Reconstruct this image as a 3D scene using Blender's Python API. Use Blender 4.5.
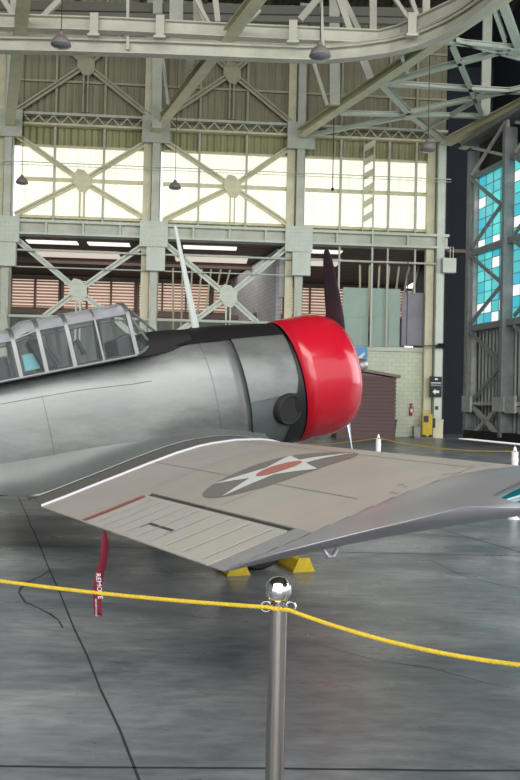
import bpy, math, random
from mathutils import Vector, Matrix
import numpy as np
random.seed(4)
for o in list(bpy.data.objects): bpy.data.objects.remove(o)
C = bpy.context.scene.collection
S = bpy.context.scene
V = lambda *a: np.array(a, float)
# ------------------------------------------------------------------ camera
FPX = 818.0; TILT = math.radians(.85); CH = 1.525; ROLL = math.radians(1.25)
_R0 = V(1,0,0); _F = V(0,math.cos(TILT),math.sin(TILT)); _U0 = V(0,-math.sin(TILT),math.cos(TILT))
_R = math.cos(ROLL)*_R0+math.sin(ROLL)*_U0; _U = math.cos(ROLL)*_U0-math.sin(ROLL)*_R0
cd = bpy.data.cameras.new('camera'); cam = bpy.data.objects.new('camera', cd); C.objects.link(cam)
cd.sensor_fit = 'VERTICAL'; cd.sensor_height = 36; cd.sensor_width = 24; cd.lens = 36*FPX/780; cd.clip_start = .05; cd.clip_end = 500
m = Matrix.Identity(4)
for i in range(3): m[i][0] = _R[i]; m[i][1] = _U[i]; m[i][2] = -_F[i]
m[2][3] = CH
cam.matrix_world = m
S.camera = cam
# ------------------------------------------------------------------ world, light, exposure
w = bpy.data.worlds.new('world'); S.world = w; w.use_nodes = True
bg = w.node_tree.nodes['Background']; bg.inputs[0].default_value = (.93,.96,1.0,1); bg.inputs[1].default_value = 1.5
S.view_settings.view_transform = 'Standard'; S.view_settings.look = 'None'; S.view_settings.gamma = 1; S.view_settings.use_curve_mapping = False
S.view_settings.exposure = 0.0
def area(name, loc, target, sx, sy, power, col):
    l = bpy.data.lights.new(name, 'AREA'); l.shape = 'RECTANGLE'; l.size = sx; l.size_y = sy; l.energy = power; l.color = col
    o = bpy.data.objects.new(name, l); C.objects.link(o); o.location = loc
    o.rotation_euler = (Vector(target)-Vector(loc)).to_track_quat('-Z','Y').to_euler(); return o
sl = bpy.data.lights.new('low_daylight', 'SUN'); sl.energy = 1.5; sl.angle = math.radians(50); sl.color = (1,.98,.93)
so_ = bpy.data.objects.new('low_daylight', sl); C.objects.link(so_); so_.rotation_euler = Vector((-.12,1,-.12)).to_track_quat('-Z','Y').to_euler()
area('daylight_through_side_opening', (19,15,6), (1,32,11), 22, 11, 2600, (.95,.99,1))
area('high_front_fill', (-2,-7,16), (0,14,0), 26, 8, 3600, (1,.98,.94))  # added fill lamp under the roof, brightens wing and floor
area('annex_fill', (-2,45,8.9), (-2,45,0), 20, 6, 500, (1,.95,.88))  # added lamp below the annex roof, brightens the annex walls
# ------------------------------------------------------------------ pixel helpers (points on real planes)
def ray(px, py): return _F+_R*(px-260)/FPX-_U*(py-390)/FPX
CAM = V(0,0,CH)
def on_z(px, py, z): r = ray(px,py); return CAM+r*(z-CH)/r[2]
def at_depth(px, py, d): r = ray(px,py); return CAM+r*d/r[1]
PSI = math.atan(.0696); D0 = 38.6
def W(s, z, n=0): return V(s*math.cos(PSI)-n*math.sin(PSI), D0+s*math.sin(PSI)+n*math.cos(PSI), z)
DA = V(9.04,36.27,0); DE = V(1.13,-4.4,0); DE /= np.linalg.norm(DE); DN = V(-DE[1],DE[0],0)   # DN points outdoors
def D(t, z, n=0): return DA+DE*t+DN*(n+.3)+V(0,0,z)
# ------------------------------------------------------------------ materials
MATS = {}
def mat(name, col, rough=.5, metal=0., noise=0, nscale=3, col2=None, bump=0, bscale=30, spec=.5, emit=None, estr=0, coat=0, trans=0, stretch=(1,1,1), nrough=0):
    if name in MATS: return MATS[name]
    m = bpy.data.materials.new(name); m.use_nodes = True; nt = m.node_tree; N = nt.nodes; L = nt.links; b = N['Principled BSDF']
    b.inputs['Base Color'].default_value = (*col,1); b.inputs['Roughness'].default_value = rough; b.inputs['Metallic'].default_value = metal
    b.inputs['Specular IOR Level'].default_value = spec; b.inputs['Coat Weight'].default_value = coat; b.inputs['Coat Roughness'].default_value = .05
    if trans: b.inputs['Transmission Weight'].default_value = trans
    if emit: b.inputs['Emission Color'].default_value = (*emit,1); b.inputs['Emission Strength'].default_value = estr
    if noise or bump or nrough:
        tc = N.new('ShaderNodeTexCoord'); mp = N.new('ShaderNodeMapping'); mp.inputs['Scale'].default_value = stretch; L.new(tc.outputs['Object'], mp.inputs['Vector'])
    if noise or nrough:
        n = N.new('ShaderNodeTexNoise'); n.inputs['Scale'].default_value = nscale; n.inputs['Detail'].default_value = 8; n.inputs['Roughness'].default_value = .65
        L.new(mp.outputs[0], n.inputs['Vector'])
        if noise:
            r = N.new('ShaderNodeValToRGB'); c2 = col2 or tuple(c*(1-noise) for c in col)
            r.color_ramp.elements[0].position = .35; r.color_ramp.elements[1].position = .65
            r.color_ramp.elements[0].color = (*c2,1); r.color_ramp.elements[1].color = (*col,1)
            L.new(n.outputs['Fac'], r.inputs[0]); L.new(r.outputs[0], b.inputs['Base Color'])
        if nrough:
            mr = N.new('ShaderNodeMapRange'); mr.inputs['From Min'].default_value = .3; mr.inputs['From Max'].default_value = .7
            mr.inputs['To Min'].default_value = rough-nrough; mr.inputs['To Max'].default_value = rough+nrough
            L.new(n.outputs['Fac'], mr.inputs['Value']); L.new(mr.outputs[0], b.inputs['Roughness'])
    if bump:
        n2 = N.new('ShaderNodeTexNoise'); n2.inputs['Scale'].default_value = bscale; n2.inputs['Detail'].default_value = 4; L.new(mp.outputs[0], n2.inputs['Vector'])
        bp = N.new('ShaderNodeBump'); bp.inputs['Strength'].default_value = bump; bp.inputs['Distance'].default_value = .02
        L.new(n2.outputs['Fac'], bp.inputs['Height']); L.new(bp.outputs[0], b.inputs['Normal'])
    MATS[name] = m; return m
def corrugated(name, col, period=.28, axis='X', rot=0., rough=.6, dark=.55, noise=.25, emit=0, ecol=None, depth=.05):
    if name in MATS: return MATS[name]
    m = mat(name, col, rough); nt = m.node_tree; N = nt.nodes; L = nt.links; b = N['Principled BSDF']
    tc = N.new('ShaderNodeTexCoord'); mp = N.new('ShaderNodeMapping'); mp.inputs['Rotation'].default_value = (0,0,-rot); L.new(tc.outputs['Object'], mp.inputs['Vector'])
    sp = N.new('ShaderNodeSeparateXYZ'); L.new(mp.outputs[0], sp.inputs[0])
    mu = N.new('ShaderNodeMath'); mu.operation = 'MULTIPLY'; mu.inputs[1].default_value = 2*math.pi/period; L.new(sp.outputs[axis], mu.inputs[0])
    si = N.new('ShaderNodeMath'); si.operation = 'SINE'; L.new(mu.outputs[0], si.inputs[0])
    bp = N.new('ShaderNodeBump'); bp.inputs['Distance'].default_value = depth; bp.inputs['Strength'].default_value = 1; L.new(si.outputs[0], bp.inputs['Height']); L.new(bp.outputs[0], b.inputs['Normal'])
    mp2 = N.new('ShaderNodeMapping'); mp2.inputs['Rotation'].default_value = (0,0,-rot); mp2.inputs['Scale'].default_value = (4,4,.25); L.new(tc.outputs['Object'], mp2.inputs['Vector'])
    n = N.new('ShaderNodeTexNoise'); n.inputs['Scale'].default_value = 1.2; n.inputs['Detail'].default_value = 6; L.new(mp2.outputs[0], n.inputs['Vector'])
    r = N.new('ShaderNodeValToRGB'); r.color_ramp.elements[0].position = .3; r.color_ramp.elements[1].position = .7
    base = ecol if emit else col
    r.color_ramp.elements[0].color = (*[c*(1-noise) for c in base],1); r.color_ramp.elements[1].color = (*base,1); L.new(n.outputs['Fac'], r.inputs[0])
    if emit:
        L.new(r.outputs[0], b.inputs['Emission Color']); b.inputs['Emission Strength'].default_value = emit
    else: L.new(r.outputs[0], b.inputs['Base Color'])
    return m
STEEL = mat('painted_steel', (.52,.54,.45), .5, noise=.22, nscale=1.5)
CREAM = mat('cream_painted_steel', (.66,.63,.43), .5, noise=.2, nscale=1.5)
PALE = mat('pale_green_steel', (.57,.62,.53), .45, noise=.15, nscale=1.5)
ROOFSTEEL = mat('roof_steel', (.54,.53,.44), .5, noise=.2, nscale=1.2)
OLIVE = corrugated('olive_corrugated_wall', (.30,.285,.19), .32, rot=PSI, depth=.03)
HEADER = corrugated('yellow_corrugated_header', (.42,.41,.22), .32, rot=PSI)
ROOF = corrugated('dark_corrugated_roof', (.075,.07,.06), .35, rot=PSI)
ANNEXROOF = corrugated('brown_annex_roof', (.16,.115,.085), .5, axis='Y', rot=PSI)
GREYCORR = corrugated('grey_corrugated_sheet', (.30,.32,.30), .28, rot=PSI)
DARKSHEET = mat('shade_black_sheet', (.006,.010,.018), .8)  # near-black colour stands in for the unlit void of the door pocket
GLAZE = corrugated('translucent_fibreglass', (.5,.5,.4), .3, rot=PSI, noise=.26, emit=.98, ecol=(1.0,1.0,.83))
def block_mat(name, col, mortar, bump=.4, noise=.15):
    m = mat(name, col, .7); nt = m.node_tree; N = nt.nodes; L = nt.links; b = N['Principled BSDF']
    tc = N.new('ShaderNodeTexCoord'); mp = N.new('ShaderNodeMapping'); L.new(tc.outputs['UV'], mp.inputs['Vector'])
    br = N.new('ShaderNodeTexBrick'); br.inputs['Scale'].default_value = 1; br.inputs['Brick Width'].default_value = .4; br.inputs['Row Height'].default_value = .2; br.inputs['Mortar Size'].default_value = .014
    br.inputs['Color1'].default_value = (*col,1); br.inputs['Color2'].default_value = (*[c*(1-noise) for c in col],1); br.inputs['Mortar'].default_value = (*mortar,1)
    L.new(mp.outputs[0], br.inputs['Vector']); L.new(br.outputs['Color'], b.inputs['Base Color'])
    bp = N.new('ShaderNodeBump'); bp.inputs['Strength'].default_value = bump; bp.inputs['Distance'].default_value = .02; L.new(br.outputs['Fac'], bp.inputs['Height']); bp.invert = True; L.new(bp.outputs[0], b.inputs['Normal'])
    return m
BLOCK = block_mat('cream_block_wall', (.66,.70,.55), (.52,.55,.43), .25, .08)
BLOCK2 = block_mat('white_block_partition', (.50,.50,.53), (.3,.3,.33))
SILVER = mat('aircraft_aluminium', (.225,.235,.23), .40, .55, noise=.25, nscale=2.4, bump=.2, bscale=3.5, stretch=(1,1,2.2), nrough=.1)
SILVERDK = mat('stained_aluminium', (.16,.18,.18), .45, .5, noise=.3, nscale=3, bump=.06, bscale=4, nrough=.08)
TIPSILVER = mat('polished_wing_tip', (.46,.455,.49), .36, .6, noise=.12, nscale=3, bump=.16, bscale=5)
STRIP = mat('bright_joint_strip', (.47,.465,.50), .45, .4)
TAUPE = mat('taupe_wing_paint', (.40,.365,.325), .48, noise=.12, nscale=2, bump=.05, bscale=6)
AILERON = mat('aileron_fabric', (.44,.415,.375), .42, noise=.1, nscale=3)
RIB = mat('aileron_rib_tape', (.62,.61,.57), .4)
WALKWAY = mat('dark_wing_walkway', (.115,.11,.10), .75, noise=.2, nscale=20)
RED = mat('red_cowl_paint', (.47,.006,.020), .22, coat=.45, spec=.5)
BLACK = mat('black_paint', (.012,.012,.013), .38)
SATIN = mat('black_satin_cover', (.009,.009,.010), .62, spec=.25, bump=.6, bscale=5)
BLADE = mat('blade_black', (.022,.012,.018), .45)
BLADEPALE = mat('blade_pale', (.55,.58,.64), .3, .6)
HUBM = mat('hub_metal', (.35,.36,.35), .35, .8)
MASTM = mat('antenna_paint', (.42,.46,.43), .4)
CHROME = mat('chrome', (.72,.72,.72), .07, 1.0)
CHROMEB = mat('brushed_post_steel', (.46,.42,.39), .13, 1.0)
ROPE = mat('yellow_rope', (.68,.48,.03), .7, noise=.25, nscale=60)
YELLOW = mat('yellow_chock_paint', (.72,.52,.02), .5, noise=.3, nscale=12)
RUBBER = mat('tyre_rubber', (.02,.02,.022), .6)
CLOTH = mat('red_streamer_cloth', (.17,.004,.024), .7)
WHITE = mat('white_print', (.8,.78,.8), .6)
DULLRED = mat('faded_red_paint', (.36,.10,.07), .55, noise=.2, nscale=10)
STARW = mat('insignia_white', (.66,.65,.62), .5)
STARD = mat('insignia_dark_grey', (.17,.165,.145), .5)
STARR = mat('insignia_faded_red', (.42,.14,.115), .5)
LAMPM = mat('lamp_shade_grey', (.20,.18,.17), .5); LAMPIN = mat('lamp_glass', (.16,.165,.18), .2, spec=.8)
DOORST = mat('door_steel', (.24,.255,.255), .5, noise=.3, nscale=3)
DOORLT = mat('door_steel_pale', (.46,.47,.44), .5, noise=.3, nscale=3)
GREEN = mat('pale_green_board', (.36,.47,.40), .6, noise=.12, nscale=1)
PURPLE = mat('grey_violet_board', (.25,.23,.28), .4, noise=.3, nscale=.9)
def glass_mat(name, tint, opac, rough=.05, noise=0):
    m = bpy.data.materials.new(name); m.use_nodes = True; nt = m.node_tree; N = nt.nodes; L = nt.links
    b = N['Principled BSDF']; b.inputs['Base Color'].default_value = (*tint,1); b.inputs['Roughness'].default_value = rough; b.inputs['Specular IOR Level'].default_value = .9
    t = N.new('ShaderNodeBsdfTransparent'); t.inputs[0].default_value = (.93,.96,.96,1); mx = N.new('ShaderNodeMixShader'); mx.inputs[0].default_value = opac
    L.new(t.outputs[0], mx.inputs[1]); L.new(b.outputs[0], mx.inputs[2]); L.new(mx.outputs[0], N['Material Output'].inputs[0])
    if noise:
        tc = N.new('ShaderNodeTexCoord'); n = N.new('ShaderNodeTexNoise'); n.inputs['Scale'].default_value = 5; n.inputs['Detail'].default_value = 3; L.new(tc.outputs['Object'], n.inputs['Vector'])
        bp = N.new('ShaderNodeBump'); bp.inputs['Strength'].default_value = noise; bp.inputs['Distance'].default_value = .05; L.new(n.outputs['Fac'], bp.inputs['Height']); L.new(bp.outputs[0], b.inputs['Normal'])
    MATS[name] = m; return m
SIDEGLASS = glass_mat('canopy_side_glass', (.35,.4,.42), .07)
ROOFGLASS = glass_mat('reflection_whitened_roof', (.42,.43,.46), .62, .15, .9)  # whitish tint and opacity stand in for reflections on the roof panels
# ------------------------------------------------------------------ mesh builder
class MB:
    def __init__(s): s.v = []; s.f = []; s.mi = []; s.uv = None
    def add(s, vs, fs, mi=0):
        k = len(s.v); s.v += [tuple(float(c) for c in v) for v in vs]; s.f += [tuple(i+k for i in f) for f in fs]; s.mi += [mi]*len(fs); return s
    def hexa(s, p, mi=0):   # 8 points: bottom 4, top 4
        return s.add(p, [(0,3,2,1),(4,5,6,7),(0,1,5,4),(1,2,6,5),(2,3,7,6),(3,0,4,7)], mi)
    def box(s, x0, x1, y0, y1, z0, z1, T=lambda x,y,z: V(x,y,z), mi=0):
        return s.hexa([T(x0,y0,z0),T(x1,y0,z0),T(x1,y1,z0),T(x0,y1,z0),T(x0,y0,z1),T(x1,y0,z1),T(x1,y1,z1),T(x0,y1,z1)], mi)
    def beam(s, a, b, w, h, up=(0,0,1), mi=0):
        a = V(*a); b = V(*b); d = b-a; d /= np.linalg.norm(d); u = V(*up)
        if abs(d@u) > .98: u = V(0,1,0)
        r = np.cross(d,u); r /= np.linalg.norm(r); u = np.cross(r,d); r = r*w/2; u = u*h/2
        return s.hexa([a-r-u,a+r-u,b+r-u,b-r-u,a-r+u,a+r+u,b+r+u,b-r+u], mi)
    def ibeam(s, a, b, w, h, t=.04, up=(0,0,1)):   # I section
        a = V(*a); b = V(*b); d = b-a; d /= np.linalg.norm(d); u = V(*up); r = np.cross(d,u); r /= np.linalg.norm(r); u = np.cross(r,d)
        s.beam(a+u*(h/2-t/2), b+u*(h/2-t/2), w, t, up); s.beam(a-u*(h/2-t/2), b-u*(h/2-t/2), w, t, up); s.beam(a, b, t, h-2*t, up); return s
    def tube(s, pts, rad, n=10, cap=True, mi=0):
        pts = [V(*p) for p in pts]; rings = []; rad = rad if hasattr(rad,'__len__') else [rad]*len(pts)
        d0 = pts[1]-pts[0]; u = V(0,0,1) if abs(d0[2]) < .9*np.linalg.norm(d0) else V(0,1,0)
        for i, p in enumerate(pts):
            d = pts[min(i+1,len(pts)-1)]-pts[max(i-1,0)]; d /= np.linalg.norm(d)
            a = np.cross(d,u); a /= np.linalg.norm(a); b = np.cross(d,a); u = -b if (-b)@u > 0 else b; u = u
            rings.append([p+rad[i]*(a*math.cos(2*math.pi*k/n)+np.cross(d,a)*math.sin(2*math.pi*k/n)) for k in range(n)])
        return s.loft(rings, True, cap, mi)
    def loft(s, rings, closed=True, cap=True, mi=0):
        n = len(rings[0]); vs = [p for r in rings for p in r]; fs = []
        for i in range(len(rings)-1):
            for k in range(n if closed else n-1):
                k2 = (k+1)%n; fs.append((i*n+k, i*n+k2, (i+1)*n+k2, (i+1)*n+k))
        if cap and closed: fs.append(tuple(range(n))[::-1]); fs.append(tuple((len(rings)-1)*n+k for k in range(n)))
        return s.add(vs, fs, mi)
    def lathe(s, prof, c, ax=(0,0,1), n=32, mi=0, cap=False):   # prof: (r, along)
        ax = V(*ax); ax /= np.linalg.norm(ax); u = V(1,0,0) if abs(ax[0]) < .9 else V(0,0,1); a = np.cross(ax,u); a /= np.linalg.norm(a); b = np.cross(ax,a); c = V(*c)
        return s.loft([[c+ax*h+r*(a*math.cos(2*math.pi*k/n)+b*math.sin(2*math.pi*k/n)) for k in range(n)] for r, h in prof], True, cap, mi)
    def poly(s, pts, off, mi=0):   # extruded polygon
        n = len(pts); off = V(*off); p = [V(*q) for q in pts]
        return s.add(p+[q+off for q in p], [tuple(range(n))[::-1], tuple(range(n,2*n))]+[(k,(k+1)%n,n+(k+1)%n,n+k) for k in range(n)], mi)
def base(vs):
    a = np.array(vs); lo = a.min(0); hi = a.max(0); return V((lo[0]+hi[0])/2,(lo[1]+hi[1])/2,lo[2])
WLOC = {}
def obj(name, mb, mats, parent=None, smooth=False, label=None, cat=None, group=None, kind=None, uv=None, bevel=0, sub=0):
    o0 = base(mb.v)
    me = bpy.data.meshes.new(name); me.from_pydata([tuple(V(*v)-o0) for v in mb.v], [], mb.f); me.update()
    if not isinstance(mats, (list,tuple)): mats = [mats]
    for q in mats: me.materials.append(q)
    for p, i in zip(me.polygons, mb.mi): p.material_index = i
    import bmesh
    bm = bmesh.new(); bm.from_mesh(me); bmesh.ops.recalc_face_normals(bm, faces=bm.faces); bm.to_mesh(me); bm.free()
    if smooth:
        for p in me.polygons: p.use_smooth = True
        if smooth != 'all': me.set_sharp_from_angle(angle=math.radians(38))
    if uv:
        l = me.uv_layers.new(name='UVMap')
        for lp in me.loops:
            q = V(*me.vertices[lp.vertex_index].co)+o0; l.data[lp.index].uv = uv(q)
    o = bpy.data.objects.new(name, me); C.objects.link(o)
    if parent: o.parent = parent; o.location = tuple(o0-WLOC[parent.name])
    else: o.location = tuple(o0)
    WLOC[o.name] = o0
    if bevel:
        b = o.modifiers.new('bevel','BEVEL'); b.width = bevel; b.segments = 2; b.limit_method = 'ANGLE'
    for k, v in (('label',label),('category',cat),('group',group),('kind',kind)):
        if v: o[k] = v
    return o
def empty(name, loc, label=None, cat=None, group=None, kind=None):
    o = bpy.data.objects.new(name, None); C.objects.link(o); o.location = tuple(loc); WLOC[o.name] = V(*loc); o.empty_display_size = .2
    for k, v in (('label',label),('category',cat),('group',group),('kind',kind)):
        if v: o[k] = v
    return o
wuv = lambda q: ((q[0]*math.cos(PSI)+(q[1]-D0)*math.sin(PSI)), q[2])
def wbox(mb, s0, s1, z0, z1, n0, n1, mi=0): return mb.box(s0,s1,n0,n1,z0,z1, lambda x,y,z: W(x,z,y), mi)
# ================================================================== SETTING
def floor_material():
    m = bpy.data.materials.new('polished_concrete'); m.use_nodes = True; nt = m.node_tree; N = nt.nodes; L = nt.links; b = N['Principled BSDF']
    tc = N.new('ShaderNodeTexCoord'); sep = tc.outputs['Object']
    def noise(sc, det=8, st=(1,1,1), rot=0, dist=0):
        mp = N.new('ShaderNodeMapping'); mp.inputs['Scale'].default_value = st; mp.inputs['Rotation'].default_value = (0,0,rot); L.new(sep, mp.inputs[0])
        n = N.new('ShaderNodeTexNoise'); n.inputs['Scale'].default_value = sc; n.inputs['Detail'].default_value = det; n.inputs['Roughness'].default_value = .62; n.inputs['Distortion'].default_value = dist; L.new(mp.outputs[0], n.inputs[0]); return n.outputs['Fac']
    def ramp(f, p0, p1, c0, c1):
        r = N.new('ShaderNodeValToRGB'); r.color_ramp.elements[0].position = p0; r.color_ramp.elements[1].position = p1; r.color_ramp.elements[0].color = (*c0,1); r.color_ramp.elements[1].color = (*c1,1); L.new(f, r.inputs[0]); return r.outputs[0]
    def mul(a, c, f=1):
        x = N.new('ShaderNodeMixRGB'); x.blend_type = 'MULTIPLY'; x.inputs[0].default_value = f; L.new(a, x.inputs[1]); L.new(c, x.inputs[2]); return x.outputs[0]
    base_ = ramp(noise(.7,8,(1,1.7,1),.1,.6), .38,.62,(.14,.16,.175),(.31,.32,.325))
    fine = ramp(noise(5,10,(1,3,1),.05), .3,.7,(.68,.68,.68),(1.15,1.15,1.15))
    specks = ramp(noise(16,3,(1,3.2,1),-.1), .26,.33,(.25,.25,.25),(1,1,1))
    big = ramp(noise(.22,3), .35,.7,(.8,.82,.85),(1.08,1.06,1.03))
    col = mul(mul(mul(base_,fine),specks),big)
    L.new(col, b.inputs['Base Color'])
    rr = ramp(noise(1.1,8,(1,2,1)), .3,.7,(.22,.22,.22),(.46,.46,.46)); L.new(rr, b.inputs['Roughness'])
    b.inputs['Specular IOR Level'].default_value = .6
    bp = N.new('ShaderNodeBump'); bp.inputs['Strength'].default_value = .12; bp.inputs['Distance'].default_value = .01; L.new(noise(9,8), bp.inputs['Height']); L.new(bp.outputs[0], b.inputs['Normal'])
    return m
mb = MB().add([(-30,-14,0),(40,-14,0),(40,56,0),(-30,56,0)],[(0,1,2,3)])
obj('floor', mb, floor_material(), kind='structure')
JOINT = mat('dark_floor_joint', (.03,.03,.033), .8)
def joint(name, pts, w, z=.0015):
    mb = MB(); P = [V(*p) for p in pts]; L_ = []; R_ = []
    for i, p in enumerate(P):
        d = P[min(i+1,len(P)-1)]-P[max(i-1,0)]; d /= np.linalg.norm(d); n = V(-d[1],d[0],0)*w*(.6+.8*random.random() if 'crack' in name else 1)/2
        L_.append(p+n+V(0,0,z)); R_.append(p-n+V(0,0,z))
    mb.loft([L_,R_], closed=False, cap=False); return obj(name, mb, JOINT, kind='structure')
def ext(a, b, t0, t1): a = V(*a); b = V(*b); return [a+(b-a)*t0, a+(b-a)*t1]
j = 0
for k,(a,b,t0,t1) in enumerate([((20,500),(140,780),-2.2,1.5),((0,545),(520,556),-3,4),((0,767),(520,771),-3,4),((0,500),(520,507),-4,4)]):
    A_, B_ = on_z(*a,0), on_z(*b,0); p = ext(A_,B_,t0,t1); n = 60
    pts = [p[0]+(p[1]-p[0])*i/n+V((random.random()-.5)*.012,(random.random()-.5)*.012,0) for i in range(n+1)]
    joint('trim_%d'%(k+1), pts, .016 if k else .012)
# further slab joint lines, parallel to the first, five metres apart
A_, B_ = on_z(20,500,0), on_z(140,780,0); dd = (B_-A_)/np.linalg.norm(B_-A_); off = V(5.1,0,0)
joint('trim_5', [A_+off-dd*20, A_+off+dd*14], .014)
joint('trim_6', [A_+2*off-dd*20, A_+2*off+dd*14], .014)
joint('floor_crack', [on_z(x,y,0) for x,y in [(49,571),(42,576),(30,581),(21,588),(19,593),(25,602),(38,608),(50,614),(58,620),(63,628)]], .016)
joint('floor_crack', [on_z(x,y,0) for x,y in [(430,560),(455,572),(470,578),(500,585),(520,588)]], .006)
joint('floor_crack', [on_z(x,y,0) for x,y in [(300,640),(345,652),(380,661),(430,668),(490,684),(520,690)]], .004)
# outside apron seen through the gap below the sliding door
mb = MB().add([(40,-14,-.02),(90,-14,-.02),(90,56,-.02),(40,56,-.02)],[(0,1,2,3)])
obj('ground', mb, mat('apron_concrete', (.6,.6,.58), .8), kind='structure')
# back wall
mb = MB(); wbox(mb,-24,8.9,14.25,20.6,.45,.55); obj('wall_back', mb, OLIVE, kind='structure')
mb = MB(); wbox(mb,-24,8.9,13.35,14.25,.45,.55); obj('wall_back_header', mb, HEADER, kind='structure')
mb = MB(); wbox(mb,-24,8.9,9.5,10.0,.45,.55); obj('wall_back_sill', mb, HEADER, kind='structure')
for i,(a,b) in enumerate([(-18.4,-12.4),(-11.5,-5.6),(-4.8,1.2),(2.0,8.1)]):
    fr = empty('window_%d'%(i+1), W((a+b)/2,10.0,.5), kind='structure')
    mb = MB(); wbox(mb,a,b,10.0,13.35,.5,.52); obj('window_pane', mb, GLAZE, fr)
    mb = MB(); wbox(mb,a,b,11.68,11.86,.36,.46); wbox(mb,a,b,13.3,13.4,.36,.5); wbox(mb,a,b,9.93,10.06,.3,.5); obj('window_frame', mb, CREAM, fr)
    mb = MB(); wbox(mb,b,b+.4,9.9,13.4,.42,.6); obj('window_jamb', mb, HEADER, fr)
# block wall and boards of the right bay
mb = MB(); wbox(mb,3.0,8.9,0,4.15,.5,.7); obj('wall_back_block', mb, BLOCK, kind='structure', uv=wuv)
mb = MB(); wbox(mb,3.0,8.9,4.12,4.32,.35,.72); obj('trim_7', mb, PALE, kind='structure')
mb = MB()
for a,b in ((3.95,5.2),(5.3,6.75)): wbox(mb,a,b,4.35,7.15,.5,.56)
for a,b in ((4.1,4.95),(5.35,6.2)):
    for q in ((a,a+.04,4.35,5.75),(b,b+.04,4.35,5.75),(a,b+.04,5.72,5.77)): wbox(mb,*q,.46,.5)
obj('wall_back_boards', mb, GREEN, kind='structure')
mb = MB(); wbox(mb,6.85,8.3,4.4,7.0,.5,.56); obj('wall_back_panel', mb, PURPLE, kind='structure')
mb = MB(); wbox(mb,8.25,8.95,0,14.3,.42,.7); obj('wall_back_pier', mb, CREAM, kind='structure')
# annex behind the trusses
mb = MB(); wbox(mb,-26,10,9.05,9.2,.6,13); obj('ceiling_annex', mb, ANNEXROOF, kind='structure')
mb = MB(); wbox(mb,-26,10,0,9.1,12.6,12.8); obj('wall_annex', mb, corrugated('annex_sheet',(.20,.22,.20),.6,rot=PSI,depth=.02), kind='structure')
LOUV = mat('louvre_slat', (.62,.47,.38), .6); LOUVB = mat('louvre_daylight', (.8,.6,.5), .5, emit=(1,.80,.66), estr=.55); LOUVF = mat('louvre_frame_rust', (.16,.10,.075), .6)
for i,a in enumerate(np.arange(-20.6,9,4.6)):
    fr = empty('window_%d'%(i+5), W(a+2.2,7.0,12.4), kind='structure')
    mb = MB(); wbox(mb,a,a+4.4,7.0,8.75,12.5,12.55); obj('window_pane', mb, LOUVB, fr)
    mb = MB()
    for k in range(9): mb.hexa([W(a,7.05+k*.19,12.3),W(a+4.4,7.05+k*.19,12.3),W(a+4.4,7.15+k*.19,12.48),W(a,7.15+k*.19,12.48),W(a,7.08+k*.19,12.3),W(a+4.4,7.08+k*.19,12.3),W(a+4.4,7.18+k*.19,12.48),W(a,7.18+k*.19,12.48)])
    obj('louvre', mb, LOUV, fr)
    mb = MB()
    for x in (a,a+1.47,a+2.93,a+4.4): wbox(mb,x-.05,x+.05,6.9,8.85,12.2,12.5)
    wbox(mb,a,a+4.4,6.85,7.02,12.2,12.5); wbox(mb,a,a+4.4,8.75,8.9,12.2,12.5); obj('window_frame', mb, LOUVF, fr)
SKY = mat('annex_skylight', (.8,.8,.8), .5, emit=(1,.95,.86), estr=1.1)
for a,b in ((-11.3,-8.9),(-8.4,-6.4),(-3.8,-1.2),(1.9,4.0)):
    mb = MB(); wbox(mb,a,b,9.0,9.06,1.2,1.9); obj('window_%d'%(20+int(a+12)), mb, SKY, kind='structure')
for a,b in ((-11.5,-7.2),(-4.3,-.5),(2.2,4.4)):
    mb = MB(); wbox(mb,a,b,9.0,9.06,3.6,5.6); obj('window_%d'%(40+int(a+12)), mb, mat('annex_roof_glow', (.8,.8,.8), .5, emit=(1,.86,.72), estr=.62), kind='structure')  # dim panels glow in place of light reflected under the annex roof
mb = MB(); a = W(.75,0,1.0); b = W(-1.35,0,12.5); n_ = V(.25,.05,0)
mb.hexa([a,a+n_,b+n_,b,a+V(0,0,9),a+n_+V(0,0,9),b+n_+V(0,0,9),b+V(0,0,9)])
obj('wall_partition', mb, BLOCK2, kind='structure', uv=lambda q: (q[1],q[2]))
t = empty('window_60', W(.2,5.1,4), kind='structure')
f_ = lambda k: W(.75+(-2.1)*k,0,1+11.5*k)-V(.06,0,0)
mb = MB(); p, q = f_(.30), f_(.44); mb.hexa([p+V(0,0,4.9),q+V(0,0,4.9),q+V(.05,0,4.9),p+V(.05,0,4.9),p+V(0,0,6.3),q+V(0,0,6.3),q+V(.05,0,6.3),p+V(.05,0,6.3)])
obj('window_pane', mb, mat('dark_window', (.05,.055,.06), .2), t)
mb = MB(); wbox(mb,.85,1.25,6.6,8.6,.6,.66); obj('wall_back_infill', mb, mat('pale_infill_board',(.42,.42,.42),.6), kind='structure')
# roof, left wall, door pocket with its shade as colour, shell behind the camera
mb = MB().box(-26,36,-14,39.2,20.6,20.8); obj('ceiling', mb, ROOF, kind='structure')
mb = MB().box(-26,-25.7,-14,56,0,20.6); obj('wall_left', mb, GREYCORR, kind='structure')
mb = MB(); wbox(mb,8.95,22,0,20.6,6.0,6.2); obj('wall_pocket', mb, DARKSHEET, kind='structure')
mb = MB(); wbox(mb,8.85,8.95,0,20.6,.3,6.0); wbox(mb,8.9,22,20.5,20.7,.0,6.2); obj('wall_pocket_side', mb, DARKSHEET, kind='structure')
mb = MB(); mb.beam(D(-3.5,17.7,3),D(40,17.7,3),.2,5.6); obj('wall_right', mb, DARKSHEET, kind='structure')
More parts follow.
